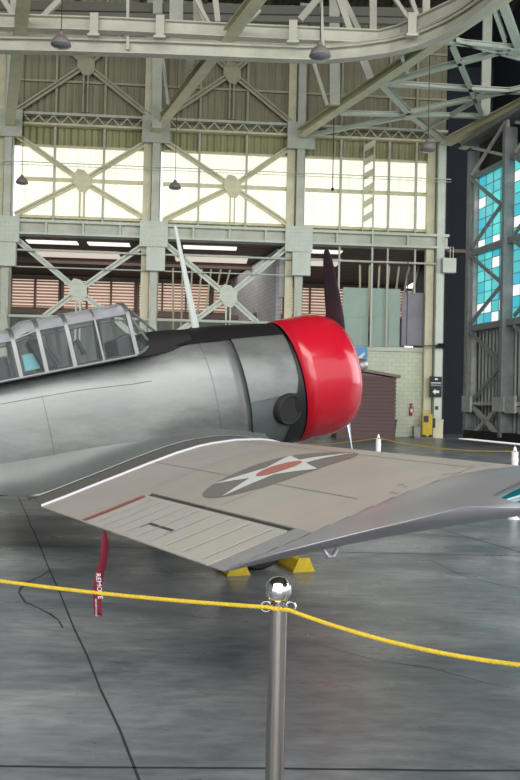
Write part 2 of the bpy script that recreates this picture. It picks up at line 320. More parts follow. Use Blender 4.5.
# ================================================================== HANGAR STEELWORK
SB = [-11.9,-5.1,1.7,8.5]
cn = ['leftmost pale green steel column at the photo edge, with riveted plates','pale green steel column behind the white antenna mast','pale green steel column standing just behind the upright propeller blade','right-hand pale green steel column carrying the dark arrow sign']
def rivet(mb, s, z, n): mb.lathe([(.035,0),(.03,-.02),(.0,-.028)], W(s,z,n), ax=W(0,0,1)-W(0,0,0), n=6)
for i,s in enumerate(SB):
    root = empty('steel_column', W(s,0,0), cn[i], 'column', 'steel columns of the hangar wall')
    mb = MB(); top = 20.5 if i < 3 else 14.4
    wbox(mb,s-.2,s-.16,0,top,-.2,.2); wbox(mb,s+.16,s+.2,0,top,-.2,.2); wbox(mb,s-.2,s+.2,0,top,-.2,-.16); obj('front_post', mb, STEEL if i < 3 else PALE, root)
    mb = MB(); wbox(mb,s-.62,s-.25,0,top,.1,.4); obj('rear_post', mb, CREAM, root)
    if i < 3:
        for zc,h_ in ((14.15,1.25),(9.25,1.2)):
            mb = MB(); wbox(mb,s-.68,s+.62,zc-h_/2,zc+h_/2,-.3,-.24)
            if zc < 10:
                for a in np.linspace(-.55,.5,7):
                    for c in np.linspace(-.5,.5,6): rivet(mb,s+a,zc+c,-.3)
            obj('gusset_plate', mb, PALE if zc < 10 else STEEL, root)
        mb = MB(); wbox(mb,s-.35,s+.52,7.5,8.6,-.5,-.22); obj('junction_box', mb, PALE, root, bevel=.02)
        mb = MB(); mb.hexa([W(s-.25,4.2,-.3),W(s+.3,4.2,-.3),W(s+.3,4.2,-.2),W(s-.25,4.2,-.2),W(s-.05,5.9,-.3),W(s+.05,5.9,-.3),W(s+.05,5.9,-.2),W(s-.05,5.9,-.2)]); obj('base_gusset', mb, STEEL, root)
    else:
        mb = MB(); wbox(mb,8.5,9.15,7.85,8.55,-.6,-.25); obj('junction_box', mb, PALE, root, bevel=.02)
        mb = MB(); mb.tube([W(8.9,8.55,-.4),W(8.9,9.1,-.4),W(9.05,9.1,-.4),W(9.05,8.55,-.4)],.02,6); obj('conduit', mb, PALE, root)
        mb = MB(); wbox(mb,8.26,8.74,0,.85,-.3,.1); wbox(mb,8.24,8.76,.8,.88,-.32,.1); obj('plinth', mb, CREAM, root)
# lattice girder and main girder
r_ = empty('lattice_girder', W(-2,14.2,0), 'shallow lattice girder running across the wall above the glazed windows', 'girder')
mb = MB(); wbox(mb,-24,8.8,14.2,14.3,-.05,.3); obj('bottom_chord', mb, CREAM, r_)
mb = MB(); wbox(mb,-24,8.8,14.68,14.8,-.05,.3); obj('top_chord', mb, STEEL, r_)
mb = MB(); s = -14.0; k = 0
while s < 8.6: mb.beam(W(s,14.3 if k%2 else 14.68,.05),W(s+.34,14.68 if k%2 else 14.3,.05),.05,.04); s += .34; k += 1
obj('lacing', mb, CREAM, r_)
r_ = empty('main_girder', W(-2,9.05,0), 'long pale green girder below the windows joining the columns', 'girder')
mb = MB(); wbox(mb,-24,8.9,9.62,9.74,-.22,.4); obj('top_flange', mb, PALE, r_)
mb = MB(); wbox(mb,-24,8.9,9.14,9.62,.05,.12); obj('web', mb, STEEL, r_)
mb = MB(); wbox(mb,-24,8.9,9.05,9.15,-.22,.4); obj('bottom_flange', mb, PALE, r_)
for s in np.arange(-13.5,8.6,1.7):
    mb = MB(); wbox(mb,s-.04,s+.04,9.15,9.62,-.2,.1); obj('stiffener', mb, PALE, r_)
def rail(z, lab, r=.05, s0=-24, s1=8.9, n=-.1):
    mb = MB(); mb.tube([W(s0,z,n),W(s1,z,n)], r, 8); obj('horizontal_pipe', mb, PALE, label=lab, cat='pipe', smooth=True)
rail(8.33,'thin pale pipe just below the long girder'); rail(7.55,'second thin pale pipe under the girder, crossing the column boxes',.03,-24,2.2)
rail(5.27,'pale pipe rail just above the aircraft canopy height',.07,-24,2.2); rail(12.35,'thin dark cable rail crossing the bright windows',.022,n=-.35)
rail(12.22,'lower thin cable of the pair crossing the bright windows',.015,n=-.35)
# X braces
def arm(mb, a, b, gap=.17, w=.09):
    d = V(*b)-V(*a); d /= np.linalg.norm(d)
    p = np.cross(d, W(0,0,1)-W(0,0,0)); p /= np.linalg.norm(p)
    for q in (-1,1):
        o = p*gap*q/2; mb.beam(a+o, b+o, .06, w, up=tuple(p))
    mb.beam(V(*a)+(W(0,0,.12)-W(0,0,0)),V(*b)+(W(0,0,.12)-W(0,0,0)),.05,.16,up=tuple(p))
def xbrace(s0,s1,z0,z1,cs,cz,lab,m_,post=True,grp='cross braces between the columns',n=0.12):
    root = empty('cross_brace', W(cs,z0,n), lab, 'brace', grp)
    for a,b in ((s0,z1),(s1,z1),(s0,z0),(s1,z0)):
        mb = MB(); arm(mb, W(a,b,n), W(cs,cz,n)); obj('brace_arm', mb, m_, root)
    mb = MB(); pts = [(-.42,.25),(-.22,.58),(.12,.52),(.42,.2),(.46,-.25),(.2,-.58),(-.14,-.52),(-.42,-.1)]
    mb.poly([W(cs+a*.95,cz+b*.95,n-.1) for a,b in pts], W(0,0,.05)-W(0,0,0))
    for a in (-.3,-.1,.1,.3):
        for b in (-.3,0,.3): rivet(mb,cs+a*.8,cz+b,n-.1)
    obj('gusset_plate', mb, m_, root)
    if post: mb = MB(); mb.beam(W(cs-.08,cz,n),W(cs-.08,z0,n),.07,.12); mb.beam(W(cs+.12,cz,n),W(cs+.12,z0,n),.07,.12); obj('centre_post', mb, m_, root)
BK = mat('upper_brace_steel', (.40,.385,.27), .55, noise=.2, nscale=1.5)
xbrace(-11.6,-5.5,10.0,13.7,-8.55,11.68,'X brace crossing the bright window of the leftmost bay',CREAM)
xbrace(-4.7,1.2,10.0,13.7,-1.52,11.70,'X brace crossing the bright window right of the antenna mast',CREAM)
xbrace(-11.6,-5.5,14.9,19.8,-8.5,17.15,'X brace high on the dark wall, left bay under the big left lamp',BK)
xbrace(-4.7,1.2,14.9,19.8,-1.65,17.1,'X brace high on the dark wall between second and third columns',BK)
xbrace(-11.6,-5.4,4.1,8.95,-8.6,6.55,'X brace below the girder, directly above the aircraft canopy',PALE)
xbrace(-4.7,1.2,4.1,8.95,-1.6,6.5,'X brace below the girder, right above the black nose panel',PALE)
# mullions
for s,lab in zip([-9.85,-7.57,-3.1,-.86,3.67,6.01,7.34],['first thin mullion from the left','second thin mullion from the left','thin mullion right of the antenna mast top','thin mullion left of the third column','thin mullion right of the upright propeller blade','thin mullion right of the zigzag ladder','rightmost thin mullion beside the right column']):
    mb = MB(); wbox(mb,s-.05,s+.05,9.7,14.2,.15,.3)
    if s > 3: wbox(mb,s-.04,s+.04,4.3 if s < 6.5 else 6.9,9.1,.1,.2)
    obj('window_mullion', mb, STEEL, label=lab+' crossing the bright window band', cat='mullion')
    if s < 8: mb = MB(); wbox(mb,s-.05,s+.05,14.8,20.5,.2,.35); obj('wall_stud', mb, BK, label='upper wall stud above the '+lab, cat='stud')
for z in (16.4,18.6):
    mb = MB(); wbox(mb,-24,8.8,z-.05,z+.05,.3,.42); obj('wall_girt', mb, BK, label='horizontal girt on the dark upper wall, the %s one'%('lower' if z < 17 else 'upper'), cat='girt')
mb = MB(); wbox(mb,5.2,5.28,4.3,14.3,.0,.1); r_ = empty('zigzag_ladder', W(5,9.8,0), 'narrow ladder of slanted cream plates crossing the right window', 'ladder')
obj('stile', mb, PALE, r_); mb = MB(); wbox(mb,4.72,4.78,9.8,14.0,.0,.1); obj('stile', mb, PALE, r_)
for k in range(6):
    z = 10.2+k*.68; mb = MB(); mb.poly([W(4.75,z,.05),W(5.22,z+.3,.05),W(5.22,z+.62,.05),W(4.75,z+.32,.05)], W(0,0,.03)-W(0,0,0)); obj('slanted_plate', mb, CREAM, r_)
mb = MB(); mb.tube([W(6.9,8.4,-.3),W(6.9,4.4,-.3),W(7.6,4.35,-.3),W(8.45,4.4,-.3)],.025,6); obj('conduit_pipe', mb, BLACK, label='thin dark conduit bending along the trim above the block wall', cat='pipe', smooth=True)
mb = MB(); mb.hexa([W(8.3,4.28,-.6),W(8.75,4.28,-.6),W(8.75,4.28,-.2),W(8.3,4.28,-.2),W(8.4,4.5,-.5),W(8.65,4.5,-.5),W(8.65,4.5,-.3),W(8.4,4.5,-.3)]); obj('wall_lamp', mb, BLACK, label='small dark lamp fixed to the right column at mid height', cat='lamp')
# annex fan trusses seen through the gaps
for s0,n0,lab in ((-2.8,7,'pale fan truss under the annex roof behind the antenna mast'),(7.2,4.5,'fan truss under the annex roof in the right bay')):
    r_ = empty('annex_truss', W(s0,5,n0), lab, 'truss')
    for k in range(7):
        a = k/6; mb = MB(); mb.beam(W(s0-1.6+a*2.6,5.2+a*1.6,n0),W(s0-1.7+a*3.2,9.0,n0+.0),.09,.1,up=(0,1,0)); obj('truss_web', mb, BK, r_)
    mb = MB(); mb.beam(W(s0-1.9,5.0,n0),W(s0+1.9,7.6,n0),.2,.22); obj('truss_chord', mb, ROOFSTEEL, r_)
mb = MB(); wbox(mb,-24,8.8,6.3,6.55,9,9.3); obj('annex_beam', mb, mat('rust_steel',(.12,.085,.07),.6), label='dark rusty beam behind the wall trusses, under the louvred windows', cat='beam')
mb = MB(); wbox(mb,-24,0.2,8.75,9.05,6,6.3); obj('annex_beam', mb, MATS['rust_steel'], label='dark rusty beam close under the annex roof', cat='beam')
# overhead beams, rails and roof trusses
def roofbeam(a, b, w, h, lab, m_=ROOFSTEEL, ends=None):
    mb = MB(); mb.ibeam(a,b,w,h,.05); obj('roof_beam', mb, m_, label=lab, cat='beam')
for (p,q,lab) in (((10,122),(25,-12),'cream roof beam rising from the leftmost column to the top edge'),((155,130),(275,-25),'cream roof beam rising from the second column across the overhead rail'),((301,133),(515,-12),'cream roof beam rising from the third column behind the curved rail'),((447,142),(560,84),'cream roof beam rising from the right column to the right edge'),((462,146),(560,100),'narrower roof beam just below, above the big sliding door')):
    roofbeam(on_z(*p,13.95 if p[0]>400 else 14.15), on_z(*q,13.95 if p[0]>400 else 14.15), .42, .34, lab, CREAM)
def curvebeam(px, z, w, h, lab, name):
    pts = [on_z(x,y,z) for x,y in px]; r_ = empty(name, pts[0], lab, 'rail')
    for nm, dz, ww, hh in (('top_flange',h/2,w,.05),('web',0,.05,h),('bottom_flange',-h/2,w,.06)):
        L4 = []
        for i,p in enumerate(pts):
            d = pts[min(i+1,len(pts)-1)]-pts[max(0,i-1)]; d /= np.linalg.norm(d); n = np.cross(d,V(0,0,1))
            L4.append([p+n*a+V(0,0,dz+b) for a,b in ((-ww/2,-hh/2),(ww/2,-hh/2),(ww/2,hh/2),(-ww/2,hh/2))])
        mb = MB(); mb.loft(L4); obj(nm, mb, ROOFSTEEL, r_)
    return r_
lower = [(-60,43),(60,45),(160,48),(260,52),(300,53.5),(330,53.5),(360,51),(390,46.5),(420,39),(445,28.5),(465,17),(485,3),(502,-12),(520,-30)]
r_ = curvebeam(lower, 13.75, .36, .5, 'lower overhead rail curving away to the top right corner', 'overhead_rail')
mb = MB(); P = [on_z(x,y-5,13.75)+V(0,.2,.15) for x,y in lower]; mb.tube(P,.05,6); obj('conduit', mb, ROOFSTEEL, r_)
r2 = curvebeam([(-60,20),(120,26),(260,33),(378,38),(400,33),(450,10),(480,-6),(520,-28)], 14.25, .34, .42, 'upper overhead beam parallel to the curved rail', 'overhead_beam')
for x,y in ((94,28),(160,30),(293,35),(412,28)):
    mb = MB(); p = on_z(x,y,14.0); mb.beam(p+V(0,0,.5),p-V(0,0,.25),.28,.1); mb.beam(p-V(.2,0,.25),p+V(.2,0,-.25),.2,.08); obj('hanger_bracket', mb, ROOFSTEEL, r2)
r_ = empty('roof_truss', on_z(430,100,14.1), 'flat triangulated truss of pale green members in the upper right, beside the right column', 'truss')
for a,b,wd in (((380,83),(545,93),.24),((380,84),(513,48),.24),((340,113),(486,116),.2),((300,137),(408,116),.16),((400,114),(530,86),.2),((382,84),(412,116),.26),((412,116),(446,142),.28),((425,39),(516,48),.2),((500,-5),(520,50),.26),((452,45),(482,115),.16),((456,40),(520,58),.1),((424,130),(480,98),.1),((513,48),(545,55),.2),((402,55),(408,72),.12),((490,-5),(505,40),.12)):
    mb = MB(); mb.ibeam(on_z(*a,14.1),on_z(*b,14.1),wd,.18,.03); obj('truss_member', mb, PALE, r_)
for x,y in ((516,50),(411,116),(382,83),(481,115),(446,141)):
    mb = MB(); p = on_z(x,y,14.1); mb.box(p[0]-.25,p[0]+.25,p[1]-.25,p[1]+.25,14.0,14.05); obj('gusset_plate', mb, PALE, r_)
# truss webs rising to the roof
def at_n(px, py, d): return at_depth(px,py,d)
r_ = empty('high_roof_truss', at_depth(230,25,29), 'upper roof truss of olive posts and diagonals along the top edge', 'truss')
MEM = [((157,128),(158,-30),.42,36.5),((176,55),(177,-30),.5,30),((198,45),(197,-30),.3,30),((128,0),(128,50),.1,28),((191,-20),(207,28),.2,29),((218,22),(212,-30),.2,29),((60,0),(42,18),.18,28),((0,-6),(15,18),.18,28),((16,22),(14,-20),.3,29),((335,105),(334,-30),.42,34),((327,105),(312,58),.14,33),((323,48),(320,-30),.1,28),((373,40),(373,-30),.26,30),((336,-10),(352,36),.22,29),((340,-8),(368,50),.2,31),((420,25),(405,-20),.14,28),((426,22),(426,-30),.26,29),((362,58),(370,78),.3,31),((168,104),(163,58),.12,33),((190,70),(191,52),.3,31),((260,10),(240,30),.12,28),((300,20),(330,-15),.24,30),((390,-8),(412,24),.12,28),((485,120),(488,-10),.4,36),((258,0),(215,45),.12,29),((185,-20),(210,25),.12,28)]
for a,b,wd,d in MEM:
    mb = MB(); mb.beam(at_n(*a,d),at_n(*b,d),wd,.15,up=(0,1,0)); obj('truss_member', mb, ROOFSTEEL if wd < .35 else STEEL, r_)
for y,d,wd,lab in ((5,37,.4,'long'),(14,34,.25,'thin')):
    mb = MB(); mb.beam(at_n(-30,y,d),at_n(460,y+9,d),.2,wd); obj('roof_purlin', mb, mat('dark_purlin',(.16,.16,.13),.6), label=lab+' dark horizontal purlin beneath the corrugated roof', cat='purlin')
for x in range(-26,30,3):
    mb = MB(); mb.beam((x,20,20.45),(x-1,38.8,20.45),.18,.3); obj('roof_joist', mb, MATS['dark_purlin'], label='dark roof joist under the corrugated roof sheets', cat='joist', group='roof joists under the dark corrugated sheets')
# pendant lamps
for (px,py,d,rad,top,lab) in ((61,42,22,.27,20.5,'big grey dome lamp hanging in front of the overhead rail, left'),(320,53,22,.29,20.5,'big grey dome lamp hanging before the overhead rail, above the propeller'),(22,181,36,.27,20.5,'small dark lamp hanging by the window at far left'),(175,186,36,.27,20.5,'small dark lamp hanging just above the antenna mast tip'),(428,147,30,.29,20.5,'bell lamp hanging near the head of the right column')):
    c = at_depth(px,py,d); r_ = empty('pendant_lamp', c-V(0,0,rad), lab, 'lamp', 'pendant lamps of the hangar')
    mb = MB(); mb.lathe([(rad*1.0,-rad*.35),(rad,-rad*.2),(rad*.86,rad*.15),(rad*.6,rad*.45),(rad*.3,rad*.65),(rad*.22,rad*1.0),(.02,rad*1.05)], c, n=24); obj('lamp_shade', mb, LAMPM, r_, smooth=True)
    mb = MB(); mb.lathe([(rad*.97,-rad*.32),(rad*.8,-rad*.5),(rad*.3,-rad*.58),(.01,-rad*.6)], c, n=24); obj('lamp_lens', mb, LAMPIN, r_, smooth=True)
    mb = MB(); mb.tube([c+V(0,0,rad),V(c[0],c[1],top)],.012,6); obj('cable', mb, BLACK, r_)
mb = MB(); mb.tube([V(*at_depth(334,118,36)[:2],20.5),at_depth(334,118,36),V(*at_depth(334,118,36)[:2],11.0)],.02,6); mb.lathe([(0,0),(.06,.05),(.06,.15),(0,.2)],V(*at_depth(334,118,36)[:2],10.9),n=8); obj('hanging_cable', mb, BLACK, label='thin dark hanging cable with a plug before the right window', cat='cable')
# ================================================================== SLIDING DOOR (right)
TEAL = [mat('teal_pane',(.1,.3,.32),.25,emit=(.09,.56,.60),estr=.85), mat('bright_teal_pane',(.1,.3,.32),.25,emit=(.10,.68,.66),estr=.95), mat('blue_pane',(.1,.3,.32),.25,emit=(.045,.50,.66),estr=.85), mat('white_pane',(.7,.7,.7),.25,emit=(.86,.88,.92),estr=.95)]
dr = empty('door_1', D(2.5,0), kind='structure')
def dbox(mb,t0,t1,z0,z1,n0,n1,mi=0): return mb.box(t0,t1,n0,n1,z0,z1,lambda x,y,z: D(x,z,y),mi)
def dpart(name,q,m_,**k):
    mb = MB()
    for a in q: dbox(mb,*a)
    return obj(name,mb,m_,dr,**k)
LV = 12.4
dpart('stile',[(-.15,.12,.15,12.9,-.25,.2)],DOORST); dpart('stile',[(.12,.3,1.6,12.0,-.12,.1)],DOORLT)
for t_ in (3.15,6.9,10.4): dpart('post',[(t_-.2,t_+.02,.3,13.0,-.35,.2)],DOORST); dpart('post_edge',[(t_-.42,t_-.22,1.6,11.6,-.2,.1)],DOORLT)
dpart('rail',[(0,10.6,11.62,11.8,-.15,.15)],DOORST); dpart('rail',[(0,10.6,8.2,8.45,-.2,.15)],DOORST); dpart('rail',[(0,10.6,4.85,5.12,-.2,.15)],DOORST); dpart('rail',[(0,10.6,1.6,1.75,-.3,.15)],DOORLT)
dpart('bottom_beam',[(0,10.6,.14,.5,-.3,.3)],BLACK)
dpart('sheet',[(.1,10.6,.4,4.9,.2,.25)],corrugated('door_sheet',(.42,.44,.42),.28,axis='Y')); dpart('top_sheet',[(-.1,10.6,11.8,13.6,.3,.35)],BLACK)
pn = empty('window_70', D(5,5.1), kind='structure'); bar = MB()
for k,(t0,t1) in enumerate(((.32,2.75),(3.18,6.5),(6.95,10.0))):
    mb = MB(); nc = int((t1-t0)/.49); w_ = (t1-t0)/nc
    for a in range(nc):
        for b in range(14):
            z0 = 5.12+b*.466; r = random.random(); mi = 3 if r < .15 else (2 if r < .32 else (1 if r < .6 else 0))
            if z0+.46 > 11.65 or 8.15 < z0+.3 < 8.45: pass
            dbox(mb,t0+a*w_+.012,t0+(a+1)*w_-.012,z0+.012,z0+.454,.1,.115,mi)
    obj('window_pane', mb, TEAL, pn)
    for a in range(nc+1): dbox(bar,t0+a*w_-.012,t0+a*w_+.012,5.1,11.65,.08,.13)
    for b in range(15): dbox(bar,t0,t1,5.12+b*.466-.012,5.12+b*.466+.012,.08,.13)
obj('glazing_bars', bar, DOORST, pn)
def dline(pts, w, m_, nm='brace_arm'):
    for a,b in zip(pts[:-1],pts[1:]):
        mb = MB(); mb.beam(D(*a,-.2),D(*b,-.2),w,.1,up=tuple(DN)); obj(nm, mb, m_, dr)
for o_ in (0,3.5):
    dline([(.15+o_,11.6),(2.7+o_,9.9),(.25+o_,8.5)],.13,DOORST); dline([(.2+o_,8.2),(2.9+o_,6.6),(.3+o_,5.2)],.13,DOORST)
    dline([(.3+o_,4.8),(3.0+o_,3.3),(.5+o_,1.75)],.13,DOORST)
    dline([(.5+o_,1.6),(2.9+o_,.3)],.2,DOORLT); dline([(2.9+o_,1.6),(.6+o_,.3)],.16,DOORLT)
    dline([(.2+o_,11.8),(3.0+o_,13.3)],.12,DOORLT); dline([(.2+o_,13.0),(2.9+o_,11.9)],.12,DOORLT); dline([(3.05+o_,11.8),(3.05+o_,13.3)],.18,DOORLT)
    mb = MB(); dbox(mb,.0+o_,.75+o_,1.3,2.0,-.4,-.3); obj('gusset_plate', mb, DOORLT, dr)
    mb = MB(); dbox(mb,2.6+o_,3.5+o_,1.35,1.95,-.42,-.36); obj('gusset_plate', mb, DOORLT, dr)
mb = MB(); dbox(mb,-.5,40,13.3,13.5,-.4,.5); dbox(mb,-.5,40,13.5,13.7,-.1,.1); obj('door_track', mb, DOORST, label='dark overhead track of the big sliding door', cat='track')
mb = MB(); dbox(mb,-2,11,.004,.03,.55,1.3); obj('trim_8', mb, mat('door_gap_glow',(.9,.9,.88),.7,emit=(1,1,1),estr=.55), kind='structure')  # glowing strip stands in for daylight below the door
# small things by the back wall
MAR = mat('brown_shed_siding',(.135,.085,.08),.6)
mb = MB(); r_ = empty('shed', W(4.6,0,-2.2), 'small brown shed with horizontal siding behind the engine cowling', 'shed')
wbox(mb,3.2,5.75,0,2.75,-3.0,-1.4)
for k in range(17): mb.hexa([W(3.18,.05+k*.16,-3.07),W(5.79,.05+k*.16,-3.07),W(5.79,.05+k*.16,-3.0),W(3.18,.05+k*.16,-3.0),W(3.18,.17+k*.16,-3.01),W(5.79,.17+k*.16,-3.01),W(5.79,.17+k*.16,-3.0),W(3.18,.17+k*.16,-3.0)])
obj('siding', mb, MAR, r_)
mb = MB(); mb.hexa([W(3.0,3.15,-3.2),W(5.95,2.72,-3.2),W(5.95,2.72,-1.2),W(3.0,3.15,-1.2),W(3.0,3.27,-3.2),W(5.95,2.84,-3.2),W(5.95,2.84,-1.2),W(3.0,3.27,-1.2)]); obj('roof', mb, mat('shed_roof',(.17,.11,.10),.5), r_)
mb = MB(); mb.poly([W(3.2,2.7,-3.0),W(5.75,2.7,-3.0),W(3.2,3.1,-3.0)], W(0,0,1.5)-W(0,0,0)); obj('gable', mb, MAR, r_)
r_ = empty('poster_board', W(4.75,3.35,.3), 'blue poster with a white airplane, showing just above the shed', 'poster')
mb = MB(); wbox(mb,4.1,5.15,3.42,4.3,.3,.36); obj('board', mb, mat('poster_blue',(.05,.26,.55),.4), r_)
mb = MB(); wbox(mb,4.4,5.1,3.55,3.68,.28,.3); mb.poly([W(4.55,3.68,.28),W(4.85,3.68,.28),W(5.05,4.0,.28),W(4.95,4.0,.28)],W(0,0,.02)-W(0,0,0)); obj('airplane_picture', mb, WHITE, r_)
mb = MB(); mb.hexa([W(6.0,0,-.5),W(6.38,0,-.5),W(6.38,0,-.1),W(6.0,0,-.1),W(5.95,.8,-.55),W(6.45,.8,-.55),W(6.45,.8,-.05),W(5.95,.8,-.05)]); r_ = empty('trash_bin', W(6.2,0,-.3), 'black trash bin beside the brown shed', 'bin'); obj('bin_body', mb, BLACK, r_)
mb = MB(); wbox(mb,5.93,6.47,.78,.84,-.58,-.02); obj('rim', mb, BLACK, r_)
r_ = empty('fire_extinguisher', W(7.35,1.0,.35), 'red fire extinguisher hanging on the cream block wall', 'fire extinguisher')
mb = MB(); mb.lathe([(.0,0),(.08,.01),(.085,.05),(.085,.38),(.06,.45),(.03,.48),(.03,.52)],W(7.35,1.02,.38),n=16); obj('cylinder_body', mb, mat('extinguisher_red',(.45,.03,.03),.35), r_, smooth=True)
mb = MB(); wbox(mb,7.29,7.41,1.54,1.62,.33,.43); mb.tube([W(7.35,1.58,.36),W(7.46,1.5,.36),W(7.46,1.2,.34)],.012,6); obj('handle', mb, BLACK, r_)
mb = MB(); wbox(mb,7.30,7.40,1.2,1.36,.285,.29); obj('paper_label', mb, WHITE, r_)
r_ = empty('arrow_sign', W(8.35,1.95,-.3), 'dark sign with a white left arrow on the right column', 'sign')
mb = MB(); wbox(mb,8.05,8.62,1.95,2.92,-.36,-.3); obj('board', mb, mat('sign_dark',(.02,.032,.034),.75), r_)
mb = MB(); n = -.365; off = W(0,0,.006)-W(0,0,0)
mb.poly([W(8.18,2.2,n),W(8.32,2.34,n),W(8.32,2.26,n),W(8.5,2.26,n),W(8.5,2.14,n),W(8.32,2.14,n),W(8.32,2.06,n)],off); obj('arrow', mb, WHITE, r_)
mb = MB(); wbox(mb,8.09,8.58,2.6,2.64,n,n+.006); wbox(mb,8.28,8.42,2.76,2.84,n,n+.006); obj('lettering_bar', mb, WHITE, r_)
def text(s, size, mat_, parent, org, xdir, ydir, depth=.002, name='lettering'):
    cu = bpy.data.curves.new('t','FONT'); cu.body = s; cu.size = size; cu.align_x = 'CENTER'; cu.align_y = 'CENTER'; cu.resolution_u = 2
    to = bpy.data.objects.new('t',cu); C.objects.link(to); dg = bpy.context.evaluated_depsgraph_get(); me = to.evaluated_get(dg).to_mesh()
    x = V(*xdir); x /= np.linalg.norm(x); y = V(*ydir); y /= np.linalg.norm(y); nn = np.cross(x,y)
    mb = MB(); mb.add([V(*org)+x*v.co.x+y*v.co.y+nn*depth for v in me.vertices],[tuple(p.vertices) for p in me.polygons]); bpy.data.objects.remove(to)
    return obj(name, mb, mat_, parent)
text('RESTROOMS', .085, WHITE, r_, W(8.335,2.5,n), W(1,0)-W(0,0), (0,0,1))
r_ = empty('yellow_cart', W(8.05,0,-.6), 'yellow machine on the floor against the right column', 'cart')
mb = MB(); wbox(mb,7.62,8.1,.08,1.15,-.75,-.45); obj('body', mb, YELLOW, r_, bevel=.03)
mb = MB(); wbox(mb,7.68,7.9,.75,1.05,-.78,-.75); wbox(mb,8.1,8.25,.5,.95,-.7,-.5); obj('control_panel', mb, BLACK, r_)
mb = MB(); mb.tube([W(7.66,1.1,-.5),W(7.66,1.3,-.5),W(8.05,1.3,-.5),W(8.05,1.1,-.5)],.02,6); obj('handle', mb, YELLOW, r_)
for s in (7.7,8.02):
    mb = MB(); mb.lathe([(.0,-.03),(.09,-.03),(.09,.03),(0,.03)],W(s,.09,-.75),ax=(0,1,0),n=14); obj('wheel', mb, RUBBER, r_)
mb = MB(); wbox(mb,7.3,7.6,0,.5,-.5,-.1); wbox(mb,7.28,7.62,.5,.54,-.52,-.08); obj('cabinet_box', mb, mat('grey_box',(.35,.36,.34),.5), label='low grey box on the floor between extinguisher and yellow machine', cat='box')
mb = MB(); wbox(mb,7.2,8.2,0.005,.05,-1.0,-.0); obj('floor_plinth', mb, mat('grey_kerb',(.25,.25,.24),.7), label='low grey slab under the yellow machine', cat='slab')
mb = MB(); wbox(mb,8.38,8.5,1.35,1.52,-.26,-.2); obj('switch_box', mb, BLACK, label='tiny black switch box on the right column below the sign', cat='switch')

# ================================================================== AIRCRAFT
PX,PY,YAW,PIT,HUB = .925,9.33,math.radians(20.288),math.radians(13.23),1.921
fw = V(math.cos(YAW)*math.cos(PIT),math.sin(YAW)*math.cos(PIT),math.sin(PIT)); st = V(math.sin(YAW),-math.cos(YAW),0); up = np.cross(fw,st)*1.0
if up[2] < 0: up = -up
OR = V(PX,PY,HUB)
def P(x,y,z): return OR+fw*x+st*y+up*z
ac = empty('propeller_airplane', V(*P(-2.5,0,0)[:2],0), 'silver propeller airplane with a red engine cowling and a white star on its wing', 'airplane')
def inter(xs, ys, x): return float(np.interp(x, xs, ys))
# fuselage sections: x, ztop, zbot, halfwidth, exponent
FS = [(-.80,.655,-.66,.655,2.0),(-1.1,.70,-.685,.665,2.0),(-1.39,.735,-.70,.66,2.05),(-1.7,.76,-.72,.64,2.1),(-2.0,.755,-.74,.60,2.2),(-2.3,.66,-.75,.565,2.35),(-2.45,.60,-.75,.54,2.9),(-3.0,.605,-.66,.515,3.3),(-3.6,.61,-.56,.49,3.2),(-4.2,.62,-.45,.46,2.9),(-5.0,.60,-.34,.39,2.4),(-6.2,.50,-.28,.27,2.2),(-7.4,.42,-.08,.15,2.0),(-8.5,.38,.1,.05,2.0)]
def fsec(x):
    xs = [-f[0] for f in FS]; return [inter(xs,[f[k] for f in FS],-x) for k in range(1,5)]
def fpt(x, a, off=0):   # a: angle from top, towards starboard positive
    zt,zb,hw,n = fsec(x); zc = (zt+zb)/2 if x > -2.2 else (zt+zb)/2+.02; h = (zt-zb)/2
    s_, c_ = math.sin(a), math.cos(a); e = 2/n
    y = (hw+off)*math.copysign(abs(s_)**e,s_); z = zc+(h+off)*math.copysign(abs(c_)**e,c_)
    return P(x,y,z)
def floft(mb, x0, x1, a0, a1, off=0, nx=24, na=64, closed=False):
    rings = [[fpt(x0+(x1-x0)*i/nx, a0+(a1-a0)*k/na, off) for k in range(na+1 if not closed else na)] for i in range(nx+1)]
    return mb.loft(rings, closed, closed)
mb = MB(); floft(mb,-1.39,-8.5,0,2*math.pi,0,60,72,True); obj('fuselage', mb, SILVER, ac, smooth='all')
# engine access panels between cowl and firewall line
rad = math.radians
mb = MB(); floft(mb,-.80,-1.385,-rad(98),rad(98),.012,10,50); obj('upper_engine_panel', mb, SILVER, ac, smooth='all')
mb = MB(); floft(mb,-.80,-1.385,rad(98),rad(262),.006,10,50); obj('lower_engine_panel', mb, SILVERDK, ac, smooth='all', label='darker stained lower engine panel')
mb = MB(); floft(mb,-.62,-1.5,0,2*math.pi,-.03,6,64,True); obj('engine_core', mb, BLACK, ac, smooth='all')
# black glare panel
AG = rad(47)
mb = MB()
rings = []
for i in range(31):
    x = -.79-(2.42-.79)*i/30; a = inter([.79,1.56,2.04,2.31,2.42],[rad(39),rad(41),rad(38),rad(33),rad(30)],-x)
    rings.append([fpt(x,-a+2*a*k/32,.018) for k in range(33)])
mb.loft(rings,False,False); obj('anti_glare_panel', mb, SATIN, ac, smooth='all', label='black anti-glare panel ahead of the windscreen')
